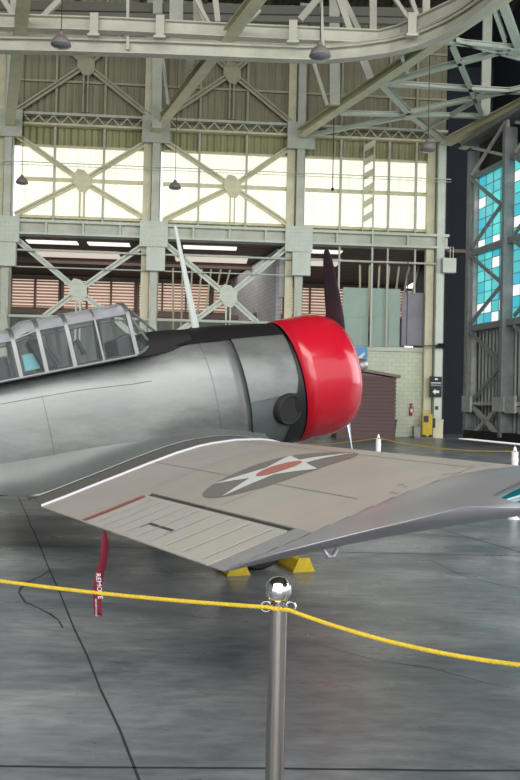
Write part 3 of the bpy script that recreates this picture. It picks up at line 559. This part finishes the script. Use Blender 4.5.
# panel seams
mb = MB()
def seam_ring(x, a0, a1, r, off=.02): mb.tube([fpt(x, a0+(a1-a0)*k/40, off) for k in range(41)], r, 6)
seam_ring(-1.39,-rad(30),rad(150),.005,.010)
obj('firewall_seam', mb, BLACK, ac, smooth='all')
mb = MB()
for x,a0,a1 in ((-1.72,40,128),(-3.35,62,150)): mb.tube([fpt(x,rad(a0+(a1-a0)*k/30),.001) for k in range(31)],.0022,5)
for z_a,x0,x1 in ((97,-.8,-1.38),(118,-2.7,-4.5),(126,-1.72,-3.0)): mb.tube([fpt(x0+(x1-x0)*k/20,rad(z_a),.006 if x0 > -1 else .001) for k in range(21)],.0022,5)
mb.tube([fpt(-2.3-k*.1,rad(64)-.0*k,.001) for k in range(20)],.003,5)
obj('panel_seam', mb, SILVERDK, ac, smooth='all')
# cowling (lathe around thrust line)
mb = MB(); prof = [(.655,-.74),(.668,-.76),(.680,-.765),(.688,-.62),(.692,-.50),(.69,-.38),(.685,-.27),(.655,-.17),(.61,-.09),(.55,-.035),(.49,-.015),(.44,-.03),(.42,-.08),(.44,-.16),(.5,-.3)]
mb.lathe(prof, P(0,0,0), ax=tuple(fw), n=96); obj('engine_cowling', mb, RED, ac, smooth='all', label='glossy red engine cowling')
mb = MB(); mb.lathe([(.0,-.2),(.2,-.22),(.46,-.35),(.5,-.4)],P(0,0,0),ax=tuple(fw),n=40); obj('engine_front', mb, BLACK, ac, smooth=True)
for k in range(9):
    a = 2*math.pi*k/9; c0 = P(-.32,.17*math.sin(a),.17*math.cos(a)); c1 = P(-.32,.43*math.sin(a),.43*math.cos(a)); mb = MB(); mb.tube([c0,c1],.075,10); obj('engine_cylinder', mb, HUBM, ac, smooth=True)
# exhaust / intake opening on the side
c = fpt(-.97,rad(111),.035); axd = (P(.30,1,-.30)-P(0,0,0)); axd /= np.linalg.norm(axd)
mb = MB(); mb.lathe([(.175,-.2),(.172,-.01),(.16,.008),(.148,.012),(.138,.006),(.132,-.03),(.12,-.1)],c,ax=tuple(axd),n=32); obj('exhaust_collar', mb, mat('sooty_hole_black',(.006,.006,.006),.7), ac, smooth=True, label='black round exhaust opening')
mb = MB(); mb.lathe([(.0,.0),(.142,.0),(.14,.004)],c,ax=tuple(axd),n=32); obj('exhaust_hole_shade', mb, mat('sooty_hole_black',(.004,.004,.004),.9), ac)  # black disc stands in for the dark depth of the exhaust hole
mb = MB(); mb.loft([[fpt(-.78-u_*inter([50,85,110,140,180],[.025,.04,.13,.2,.2],a),rad(a),.019) for a in range(50,181,4)] for u_ in (0,.5,1)],False,False); obj('cowl_gap_shade', mb, BLACK, ac, smooth='all')  # black band painted as the shade in the open gap behind the cowl
# propeller
PA = rad(8)
r_ = P(.02,0,0)
mb = MB(); mb.lathe([(.11,-.14),(.13,-.1),(.13,.08),(.09,.12),(.075,.15),(.075,.27),(.06,.31),(.0,.32)],P(0,0,0),ax=tuple(fw),n=24,cap=False); hub_ = obj('propeller_hub', mb, HUBM, ac, smooth=True)
for sgn,m_,lab in ((1,BLADE,'black upright propeller blade'),(-1,BLADEPALE,'pale lower propeller blade')):  # lower blade gets a paler, more metallic material than the upper
    mb = MB(); rings = []
    for r,ch,th,tw in ((.08,.10,.10,70),(.2,.12,.09,62),(.35,.19,.05,50),(.6,.225,.035,36),(.85,.215,.026,27),(1.1,.18,.02,22),(1.25,.14,.014,20),(1.34,.085,.01,19),(1.372,.03,.006,19)):
        ca = rad(tw); ring = []
        for k in range(16):
            a = 2*math.pi*k/16; u_ = ch/2*math.cos(a); v_ = th/2*math.sin(a)
            dx = u_*math.sin(ca)+v_*math.cos(ca); dt = u_*math.cos(ca)-v_*math.sin(ca)
            ry = r*math.sin(PA)*sgn; rz = r*math.cos(PA)*sgn
            ring.append(P(.0+dx*sgn*0+dx, ry+dt*math.cos(PA)*sgn, rz-dt*math.sin(PA)*sgn))
        rings.append(ring)
    mb.loft(rings); obj('propeller_blade', mb, m_, ac, smooth=True, label=lab)
# wing
PROF = [(0,0),(.0125,.22),(.05,.45),(.1,.64),(.2,.88),(.3,.985),(.36,1),(.45,.93),(.57,.75),(.7,.52),(.8,.35),(.9,.17),(1,.015)]
PL = [(0,0),(.0125,-.2),(.05,-.34),(.15,-.47),(.3,-.52),(.5,-.44),(.8,-.2),(1,-.03)]
pu = lambda c: inter([p[0] for p in PROF],[p[1] for p in PROF],c); pl_ = lambda c: inter([p[0] for p in PL],[p[1] for p in PL],c)
def wpar(y):
    if y < 1.4: return (-1.40,-.50,-3.63,-.49,.185)
    if y <= 5.8:
        k = (y-1.4)/4.4; return (-1.4-.6*k,-.5+.30*k,-3.63+.25*k,-.49+.29*k,.185-.09*k)
    Y = [5.8,5.9,6.0,6.08,6.15,6.2,6.23]
    le = inter(Y,[-2.0,-2.01,-2.03,-2.08,-2.15,-2.24,-2.36],y); te = inter(Y,[-3.38,-3.34,-3.26,-3.15,-3.02,-2.88,-2.68],y)
    t = inter(Y,[.095,.090,.082,.07,.052,.032,.006],y); z = inter(Y,[-.2,-.2,-.2,-.2,-.2,-.195,-.19],y); z2 = inter(Y,[-.2,-.165,-.135,-.118,-.105,-.10,-.10],y)
    return (le,z,te,z2,t)
def wup(c, y, off=0): le,zl,te,zt,T = wpar(y); return (le+(te-le)*c, zl+(zt-zl)*c+T*pu(c)+off)
def wlo(c, y): le,zl,te,zt,T = wpar(y); return (le+(te-le)*c, zl+(zt-zl)*c+T*pl_(c)*(1 if y < 5.75 else 1+.7*(1-c)))
CS = [0,.004,.0125,.03,.05,.075,.1,.15,.2,.25,.3,.36,.45,.5,.57,.64,.7,.76,.8,.85,.9,.95,1]
CSX = sorted(set(CS))
def wring(y, c0=0, c1=1, sg=1):
    cs = [c for c in CSX if c0 < c < c1]; cs = [c0]+cs+[c1]
    u_ = [wup(c,y) for c in cs]; l_ = [wlo(c,y) for c in cs[::-1]]
    if c0 == 0: l_ = l_[:-1]
    return [P(x,y*sg,z) for x,z in u_+l_]
HC = .75   # aileron hinge
ys = np.linspace(0.2,1.36,8); mb = MB(); mb.loft([wring(y) for y in ys]); obj('wing_centre_section', mb, WALKWAY, ac, smooth=True, label='dark walkway part of the wing beside the fuselage')
AY0 = 3.2; AY1 = 5.62
mb = MB(); mb.loft([wring(y) for y in np.linspace(1.40,AY0,8)]); mb.loft([wring(y,0,HC) for y in np.linspace(AY0,5.8,24)]); 
wing = obj('starboard_wing', mb, TAUPE, ac, smooth=True, label='taupe painted wing panel with star insignia')
mb = MB(); mb.loft([wring(y,HC-.001,1) for y in (AY1+.02,5.72,5.8)]); obj('aileron_end_rib', mb, TIPSILVER, ac, smooth=True)
mb = MB(); mb.loft([wring(y,HC+.02,1) for y in np.linspace(AY0+.012,AY1,24)]); ail = obj('aileron', mb, AILERON, ac, smooth=True)
mb = MB(); mb.loft([[P(wup(c,y)[0],y,wup(c,y)[1]-.006) for c in (HC-.01,HC+.03)]+[P(wlo(c,y)[0],y,wlo(c,y)[1]+.01) for c in (HC+.03,HC-.01)] for y in np.linspace(AY0,AY1,10)]); obj('hinge_gap_shade', mb, BLACK, ac)  # black strip added as the shade inside the aileron gap
def strip(mb, y0, y1, c0, c1, off=.0025, n=14, th=.0015):
    a = [P(wup(c0+(c1-c0)*k/n,y0+(y1-y0)*0)[0],y0,wup(c0+(c1-c0)*k/n,y0)[1]+off) for k in range(n+1)]
    b = [P(wup(c0+(c1-c0)*k/n,y1)[0],y1,wup(c0+(c1-c0)*k/n,y1)[1]+off) for k in range(n+1)]
    mb.loft([a,b],False,False)
for k,y in enumerate(np.linspace(AY0+.3,AY1-.12,9)):
    mb = MB(); strip(mb,y,y+.014,HC+.03,.985,.003); obj('rib_tape', mb, RIB, ail, smooth=True)
mb = MB(); strip(mb,AY0-.02,AY0+.085,HC+.03,.995,.004); obj('red_stripe', mb, DULLRED, ac, smooth=True, label='dull red stripe at the inboard end of the aileron')
mb = MB(); 
for y0,y1,c0,c1 in ((4.3,4.75,.905,.915),(4.3,4.312,.905,.94),(4.74,4.752,.905,.94)): strip(mb,y0,y1,c0,c1,.003)
obj('trim_tab', mb, BLACK, ail)
mb = MB(); 
for y0,y1,c0,c1 in ((1.42,5.6,.545,.549),(1.42,5.7,.20,.203),(3.0,3.008,.1,.73),(4.6,4.606,.1,.73)): strip(mb,y0,y1,c0,c1,.0015)
obj('wing_panel_line', mb, mat('panel_line',(.24,.22,.2),.6), wing)
mb = MB(); mb.loft([[P(*(lambda q:(q[0],y,q[1]))(wup(c,y,off))) for c in CSX] for y,off in ((1.36,.0),(1.365,.016),(1.398,.016),(1.402,.0))],False,False); obj('joint_strip', mb, STRIP, ac, smooth=True, label='bright silver strip over the wing joint')
YT = [5.78,5.8,5.85,5.9,5.95,6.0,6.04,6.08,6.12,6.15,6.18,6.2,6.215,6.23]
mb = MB(); mb.loft([wring(y) for y in YT]); obj('wing_tip', mb, TIPSILVER, ac, smooth='all', label='polished silver wing tip')
# paint scuffs near the tip line
for k in range(22):
    y = 5.55+random.random()*.2; c = .12+random.random()*.4; mb = MB(); strip(mb,y,y+.008+random.random()*.02,c,c+.004+random.random()*.010,.002,2)
    obj('paint_scuff', mb, STRIP, wing)
# port wing, mirrored
mb = MB(); mb.loft([wring(y,0,1,-1) for y in [.2,1.4]+list(np.linspace(1.5,5.8,10))+YT[2:]]); obj('port_wing', mb, SILVER, ac, smooth=True)
# insignia: flat paint on the curved skin, located through its true plan position
def skin(px, py):
    r = ray(px,py); lo, hi = None, None
    prev = None
    for t_ in np.arange(2,14,.01):
        q = CAM+r*t_-OR; x,y,z = q@fw,q@st,q@up
        if 1.4 < y < 6.2:
            le,zl,te,zt,T = wpar(y); c = (x-le)/(te-le)
            if 0 <= c <= 1:
                g = z-wup(c,y)[1]
                if g < 0: return (x,y)
    return None
def decal(name, pts, m_, off, parent):   # pts in plan (x,y), triangulated on a grid
    import bmesh
    bm = bmesh.new(); vs = [bm.verts.new((p[0],p[1],0)) for p in pts]; bm.faces.new(vs)
    for ax_ in (0,1):
        lo = min(p[ax_] for p in pts); hi = max(p[ax_] for p in pts)
        for k in np.arange(lo+.04,hi,.04):
            no = (1,0,0) if ax_ == 0 else (0,1,0); co = (k,0,0) if ax_ == 0 else (0,k,0)
            bmesh.ops.bisect_plane(bm, geom=bm.verts[:]+bm.edges[:]+bm.faces[:], plane_co=co, plane_no=no)
    mb = MB(); bm.verts.index_update(); vv = []
    for v in bm.verts:
        x,y = v.co.x,v.co.y; le,zl,te,zt,T = wpar(y); c = min(max((x-le)/(te-le),0),1); vv.append(P(x,y,wup(c,y)[1]+off))
    mb.add(vv,[tuple(v.index for v in f.verts) for f in bm.faces]); bm.free(); return obj(name, mb, m_, parent, smooth='all')
SX,SY,SR = -2.53,4.21,.445
if 0:
  for px in ((203,492),(360,457),(260,475),(310,464),(214.6,484),(232,492),(291,461),(145,495),(295,523),(83,522),(120,506),(285,469)): print('SKIN',px,skin(*px))
circ = lambda r,n=40: [(SX+r*math.cos(2*math.pi*k/n),SY+r*math.sin(2*math.pi*k/n)) for k in range(n)]
decal('insignia_disc', circ(SR), STARD, .002, wing)
star = []
for k in range(10):
    a = math.pi*k/5+rad(13); r = SR if k%2 == 0 else SR*.382; star.append((SX+r*math.cos(a),SY+r*math.sin(a)))
decal('insignia_star', star, STARW, .0035, wing)
decal('insignia_centre', circ(SR*.3,28), STARR, .005, wing)
# fillet between fuselage and wing
mb = MB(); rings = []
for i in range(33):
    k = i/32; x = -1.25-(4.5-1.25)*k; c = min(max((x+1.4)/(-3.63+1.4),0),1)
    zt,zb,hw,n = fsec(x)
    yf = inter([1.25,1.5,1.8,2.1,3.0,3.62,3.8,4.1,4.5],[.60,.66,.72,.75,.80,.80,.72,.56,.46],-x); zw = wup(c,1.0)[1] if x > -3.65 else inter([3.65,3.8,4.1,4.5],[-.485,-.44,-.36,-.25],-x)
    zs = inter([1.25,1.47,1.77,2.13,2.94,3.84,4.5],[-.44,-.36,-.27,-.26,-.18,-.14,-.12],-x); e = abs((zs-(zt+zb)/2)/((zt-zb)/2)); ys_ = hw*(1-e**n)**(1/n)
    row = []
    for j_ in range(13):
        u_ = j_/12; b0=(1-u_)**2; b1=2*u_*(1-u_); b2=u_*u_
        row.append(P(x, b0*(ys_-.004)+b1*(ys_+.03)+b2*yf, b0*zs+b1*(zw+.05)+b2*(zw+.006)))
    rings.append(row)
mb.loft(rings,False,False); obj('wing_fillet', mb, mat('shaded_fillet_aluminium',(.17,.185,.18),.52,.45,noise=.2,nscale=2,bump=.1,bscale=4), ac, smooth='all')  # darker copy of the aircraft silver, shade put into the colour
mb = MB(); ed = [r[-1]+up*.004 for r in rings if (r[-1]-OR)@fw > -3.72]; mb.tube(ed,[.012]*(len(ed)-2)+[.02,.028],8); obj('fillet_edge', mb, SILVER, ac, smooth='all')
# navigation light
def lens(name, x0, x1, y, z, ry, rz, m_, lab=None):
    mb = MB(); R8 = [(0,.05),(.1,.45),(.25,.78),(.45,1),(.65,.97),(.85,.65),(1,.08)]
    mb.loft([[P(x0+(x1-x0)*u_, y-.3*(u_-.4)**2*.3+r*ry*math.cos(2*math.pi*k/16), z+r*rz*math.sin(2*math.pi*k/16)+.012*u_) for k in range(16)] for u_,r in R8])
    return obj(name, mb, m_, ac, smooth='all', label=lab)
lens('light_fairing',-2.595,-2.17,6.166,-.136,.043,.037,mat('fairing_grey',(.13,.15,.15),.5,.2))
lens('navigation_light',-2.575,-2.2,6.185,-.142,.045,.036,mat('teal_lens',(.0,.09,.11),.08,spec=.9,coat=1),'dark teal teardrop navigation light')
# small hinge bump under the wing tip
mb = MB(); mb.tube([P(-3.09,6.0,-.165),P(-3.08,6.0,-.195),P(-3.06,6.0,-.20),P(-3.04,6.0,-.17)],[.006,.009,.009,.006],10); obj('tie_down_fitting', mb, TIPSILVER, ac, smooth='all')
# mast
mb = MB(); rings = []
for k in range(13):
    u_ = k/12; z = .74+1.13*u_; ch = .085-.05*u_; x0 = -1.60
    rings.append([P(x0+ch/2*math.cos(2*math.pi*q/12),.016*(1.2-.5*u_)*math.sin(2*math.pi*q/12),z) for q in range(12)])
mb.loft(rings); obj('antenna_mast', mb, MASTM, ac, smooth=True, label='white streamlined antenna mast')
# canopy
def csec(x):   # (y,z) polyline of the canopy section, starboard to port
    zt = inter([2.1,2.4,3.45,3.47,5.2,6.0],[1.13,1.16,1.15,1.10,1.08,.85],-x); zs = .60
    half = [(.475,zs),(.45,zs+.2),(.415,zt-.14),(.37,zt-.075),(.26,zt-.03),(.12,zt-.006),(0,zt)]
    return half+[(-a,b) for a,b in half[::-1][1:]]
HX = [-2.38,-2.99,-3.26,-3.50,-4.05,-4.7,-5.3]
for x in HX+[-2.71]:
    q = csec(x); mb = MB(); wd = .019 if x != -2.71 else .009
    outer = [[P(x-wd,a*1.02,b+.008),P(x+wd,a*1.02,b+.008),P(x+wd,a*.96,b-.01),P(x-wd,a*.96,b-.01)] for a,b in q]
    if x == -2.71: outer = outer[:5]
    mb.loft(outer); obj('canopy_hoop', mb, SILVER, ac, smooth=True)
for sg in (1,-1):
    for idx,w_ in ((0,.013),(2,.011)):
        mb = MB(); mb.tube([P(x,csec(x)[idx][0]*sg,csec(x)[idx][1]) for x in HX],w_,8); obj('canopy_rail', mb, SILVER, ac, smooth=True)
for i in range(len(HX)-1):
    a,b = HX[i],HX[i+1]
    for sg in (1,-1):
        mb = MB(); mb.loft([[P(x,q[0]*sg,q[1]) for q in csec(x)[:3]] for x in (a,b)],False,False); obj('canopy_side_glass', mb, SIDEGLASS, ac, smooth=True)
    mb = MB(); mb.loft([[P(x,*q) for q in csec(x)[2:-2]] for x in (a-.02,(a+b)/2,b+.02)],False,False); obj('canopy_roof_glass', mb, ROOFGLASS, ac, smooth=True)
# windscreen
hoop = [P(-2.38,*q) for q in csec(-2.38)]
bz = [(-2.36,.47,.60),(-2.30,.43,.62),(-2.20,.36,.68),(-2.12,.27,.73),(-2.05,.18,.76),(-2.01,.09,.775),(-2.0,0,.78)]
basep = [P(*b) for b in bz]+[P(b[0],-b[1],b[2]) for b in bz[::-1][1:]]
mb = MB(); mb.loft([hoop,basep],False,False); obj('windscreen_glass', mb, SIDEGLASS, ac, smooth=True)
for k in (2,4,8,10):
    mb = MB(); mb.tube([hoop[k],basep[k]],.013,6); obj('windscreen_frame', mb, SILVER, ac, smooth=True)
mb = MB(); mb.tube([q+up*.008 for q in basep],.016,6); obj('windscreen_base', mb, SILVER, ac, smooth=True)
# cockpit contents
DK = mat('cockpit_dark',(.025,.025,.03),.6); SEATM = mat('seat_grey',(.10,.10,.11),.6)
mb = MB(); mb.box(-5.2,-2.4,-.44,.44,.60,.63,P); obj('cockpit_deck', mb, DK, ac)
for x in (-3.12,-4.4):
    mb = MB(); mb.hexa([P(x-.14,-.24,.62),P(x+.02,-.24,.62),P(x+.02,.24,.62),P(x-.14,.24,.62),P(x-.24,-.2,.95),P(x-.12,-.2,.95),P(x-.12,.2,.95),P(x-.24,.2,.95)]); obj('seat_back', mb, DK, ac, bevel=.04)
    mb = MB(); mb.tube([P(x+.05,.1,.66),P(x-.04,.12,.86),P(x-.02,.1,1.0)],.02,8); obj('shoulder_harness', mb, SEATM, ac)
for x in (-2.52,-3.72):
    mb = MB(); mb.poly([P(x+.14,-.36,.60),P(x+.14,-.36,.84),P(x-.02,-.36,.80),P(x-.02,-.36,.60)], P(0,.72,0)-P(0,0,0)); obj('instrument_hood', mb, DK, ac, bevel=.03)
mb = MB(); mb.tube([P(-3.0,.3,.62),P(-2.98,.3,.8),P(-2.9,.3,.86),P(-2.86,.3,.7)],.025,8); obj('control_handle', mb, DK, ac, smooth=True)
mb = MB(); mb.box(-3.42,-3.22,.05,.07,.66,.82,P); obj('cyan_reflection', mb, mat('cyan_reflection_paint',(.2,.6,.65),.4), ac)  # added card painted as the cyan reflection in the cockpit
for y in (-.12,.12):
    mb = MB(); mb.tube([P(-2.66,y,.6),P(-2.62,y,1.12)],.018,6); obj('roll_bar', mb, DK, ac)
mb = MB(); mb.poly([P(-2.345,-.40,.57),P(-2.29,-.38,.77),P(-2.2,-.33,.80),P(-2.0,-.26,.79),P(-1.8,-.26,.70),P(-1.95,-.42,.55)], P(0,0,0)-P(0,0,0)+st*.0+V(0,0,0)) if 0 else mb.loft([[P(x,y*h_,z) for y,z in ((1.22,.575),(1.12,.68),(1.0,zt_-.02),(.8,zt_),(0,zt_+.01),(-.8,zt_),(-1.0,zt_-.02),(-1.12,.68),(-1.22,.575))] for x,h_,zt_ in ((-2.36,.36,.70),(-2.30,.36,.80),(-2.15,.345,.81),(-1.95,.34,.79),(-1.78,.33,.765))],False,False)
obj('glare_cover', mb, SATIN, ac, smooth='all', label='black cover in front of the windscreen')
# undercarriage
for sg in (1,-1):
    wx,wy = -1.83,1.40*sg; zc = -(HUB+wx*math.sin(PIT)-.345)/math.cos(PIT)
    g = P(wx,wy,zc)
    mb = MB(); mb.lathe([(.12,-.09),(.26,-.10),(.32,-.085),(.345,-.04),(.345,.04),(.32,.085),(.26,.10),(.12,.09)],V(g[0],g[1],.345),ax=tuple(st),n=40); wh = obj('main_wheel', mb, RUBBER, ac, smooth=True)
    mb = MB(); mb.lathe([(.0,.085),(.06,.1),(.14,.09),(.16,.07)],V(g[0],g[1],.345),ax=tuple(st*sg),n=24); obj('wheel_hub', mb, HUBM, wh, smooth=True)
    mb = MB(); mb.tube([V(g[0],g[1],.345)+st*.14*sg,V(g[0],g[1],.6)+st*.14*sg,P(wx+.05,wy+.1*sg,-.62)],.05,12); obj('landing_gear_leg', mb, SILVER, ac, smooth=True)
# tail
mb = MB(); mb.loft([[P(a,.05*math.sin(2*math.pi*k/12)*w_,z) if 0 else P(a+l*math.cos(2*math.pi*k/12),.05*w_*math.sin(2*math.pi*k/12),z) for k in range(12)] for z,a,l,w_ in ((.3,-8.1,.8,1),(.8,-8.3,.6,.8),(1.3,-8.45,.4,.6),(1.5,-8.5,.2,.2))]); obj('tail_fin', mb, SILVER, ac, smooth=True)
for sg in (1,-1):
    mb = MB(); mb.loft([[P(a+l*math.cos(2*math.pi*k/12),y*sg,.32+.04*math.sin(2*math.pi*k/12)) for k in range(12)] for y,a,l in ((.05,-7.9,.6),(1.2,-8.0,.45),(1.95,-8.1,.2))]); obj('tailplane', mb, SILVER, ac, smooth=True)
mb = MB(); tw = P(-8.2,0,0); mb.lathe([(.05,-.05),(.14,-.05),(.16,0),(.14,.05),(.05,.05)],V(tw[0],tw[1],.16),ax=tuple(st),n=20); obj('tail_wheel', mb, RUBBER, ac, smooth=True)
mb = MB(); mb.tube([V(tw[0],tw[1],.16),P(-8.0,0,.15)],.03,8); obj('tail_wheel_leg', mb, SILVER, ac)
# chocks
g = P(-1.83,1.40,-1.5); f2 = V(math.cos(YAW),math.sin(YAW),0)
for sgn,lab in ((-1,'yellow wheel chock behind the tyre, left of the round post top'),(1,'yellow wheel chock ahead of the tyre, right of the round post top')):
    c = V(g[0],g[1],0)+f2*(.31*sgn); r_ = empty('wheel_chock', c, lab, 'wheel chock', 'wheel chocks under the wing')
    prof_ = [(-.10,0),(.10,0),(.10,.03),(.04,.10),(-.04,.10),(-.10,.03)]
    mb = MB(); mb.poly([c+f2*a+V(0,0,b)+st*.22 for a,b in prof_], tuple(-st*.44)); obj('chock_block', mb, YELLOW, r_, bevel=.008)
    for s_ in (.22,-.22):
        mb = MB(); mb.poly([c+f2*a*.85+V(0,0,b*.8)+st*(s_+.0) for a,b in [(-.13,0),(.13,0),(.1,.06),(.06,.16),(-.06,.16),(-.1,.06)]], tuple(st*.012*(1 if s_ > 0 else -1))); obj('end_plate', mb, YELLOW, r_)
# remove streamer
yS = 3.82; le,zl,te,zt,T = wpar(yS); top = P(te+.01,yS,zt-.02); 
r_ = empty('warning_streamer', top-V(0,0,.5), 'dark red cloth streamer printed in white, hanging from the wing trailing edge', 'streamer')
mb = MB(); Ls = []; 
for k in range(25):
    u_ = k/24; w_ = inter([0,.1,.3,.55,1],[.008,.02,.026,.025,.024],u_); a_ = .5*math.sin(u_*5)+.2; dirv = V(math.cos(a_),math.sin(a_),0); sx = -.03*u_+.01*math.sin(u_*7)
    Ls.append([top+V(sx,0,-.47*u_)-dirv*w_, top+V(sx,.008,-.47*u_), top+V(sx,0,-.47*u_)+dirv*w_])
mb.loft(Ls,False,False); so = obj('streamer_cloth', mb, CLOTH, r_, smooth='all')
sm = so.modifiers.new('t','SOLIDIFY'); sm.thickness = .002
text('REMOVE', .038, WHITE, r_, top+V(-.016,-.035,-.30), (.12,0,-1), (1,0,.0), .0, 'lettering')
text('BEFORE FLIGHT', .014, WHITE, r_, top+V(-.03,-.035,-.42), (.05,0,-1), (1,0,0), .0, 'lettering')
# ================================================================== ROPES AND POSTS
def post(base_, lab, r, ballr, H, m_, far=False):
    b = V(*base_); r_ = empty('rope_post', b, lab, 'post')
    mb = MB(); mb.lathe([(0,0),(.15 if not far else .08,0),(.15 if not far else .08,.012),(.05,.03),(r,.04)],b,n=32); obj('base_plate', mb, m_, r_, smooth=True)
    mb = MB(); mb.lathe([(r,.03),(r,H-2*ballr-.012),(r*1.08,H-2*ballr-.01),(r*1.08,H-2*ballr),(r*.6,H-2*ballr+.004)],b,n=40); obj('tube', mb, m_, r_, smooth=True)
    if not far:
        mb = MB(); mb.lathe([(r*.55,H-2*ballr-.002),(r*.55,H-2*ballr+.02)],b,n=24); obj('neck', mb, CHROME, r_, smooth=True)
        mb = MB(); mb.lathe([(ballr*math.sin(math.pi*k/24)+1e-4,H-ballr-ballr*math.cos(math.pi*k/24)) for k in range(25)],b,n=40); obj('ball', mb, CHROME, r_, smooth='all')
        for s_ in (-1,1):
            mb = MB(); c = b+V(s_*(r+.008),-.01,H-2*ballr-.006); mb.tube([c+V(.014*math.cos(a),0,.014*math.sin(a)) for a in np.linspace(0,2*math.pi,17)],.003,6,False); obj('ring', mb, CHROME, r_, smooth=True)
    else:
        mb = MB(); mb.lathe([(r*1.0,H-.22),(r*1.15,H-.2),(r*.9,H-.12),(r*.35,H-.02),(.001,H)],b,n=20); obj('pointed_cap', mb, m_, r_, smooth=True)
    return r_
q = at_depth(278.5,590,2.31); BR = .038; Hh = q[2]+BR
post((q[0],q[1],0),'chrome rope post with a ball top in the foreground',.0265,BR,Hh,CHROMEB)
WP = mat('white_post_paint',(.8,.8,.78),.5)
f1 = on_z(378.5,434,1.0); f2_ = on_z(515,446,1.0)
post((f1[0],f1[1],0),'white pointed rope post beyond the wing, nearer the cowling',.045,.04,1.0,WP,True)
post((f2_[0],f2_[1],0),'white pointed rope post beyond the wing at the right photo edge',.045,.04,1.0,WP,True)
def rope(pts, r, lab, twist=True):
    r0 = [V(*p) for p in pts]; n = 140; ps = []
    cum = [0]
    for a,b in zip(r0[:-1],r0[1:]): cum.append(cum[-1]+np.linalg.norm(b-a))
    cum = np.array(cum); A = np.array(r0); m_ = int(cum[-1]/(r*1.2)) if twist else 60; m_ = min(m_,900)
    mb = MB(); ts = np.linspace(0,cum[-1],m_); line = np.stack([np.interp(ts,cum,A[:,k]) for k in range(3)],1)
    if not twist: mb.tube(list(line),r,8)
    else:
        for s_ in range(3):
            ang = ts/(r*7)*2*math.pi/1+s_*2*math.pi/3
            mb.tube([p+V(0,math.cos(a),math.sin(a))*r*.5 for p,a in zip(line,ang)],r*.58,6)
    obj('rope', mb, ROPE, label=lab, cat='rope', smooth=True)
topz = Hh-2*BR-.012
L0 = at_depth(-60,572,2.75); knot = V(q[0]-.0,q[1]-.03,topz+.008)
def catenary(a, b, sag, n=24): return [a+(b-a)*k/n-V(0,0,sag*4*(k/n)*(1-k/n)) for k in range(n+1)]
rope(catenary(L0,V(q[0]-.03,q[1]-.02,topz+.006),.012)+[V(q[0]+.0,q[1]-.033,topz+.004),V(q[0]+.032,q[1]-.015,topz-.002)],.006,'yellow twisted rope running left from the chrome post')
rope(catenary(V(q[0]+.03,q[1]-.015,topz-.002),at_depth(580,670,2.0),.03),.006,'yellow twisted rope running right from the chrome post')
hz = .93
far = lambda p: V(p[0],p[1]-.05,hz)
rope(catenary(far(f1),far(f2_),.07),.008,'thin yellow rope strung between the two white posts',False)
rope(catenary(at_depth(300,445,17),far(f1),.03),.008,'thin yellow rope running behind the cowling to the nearer white post',False)
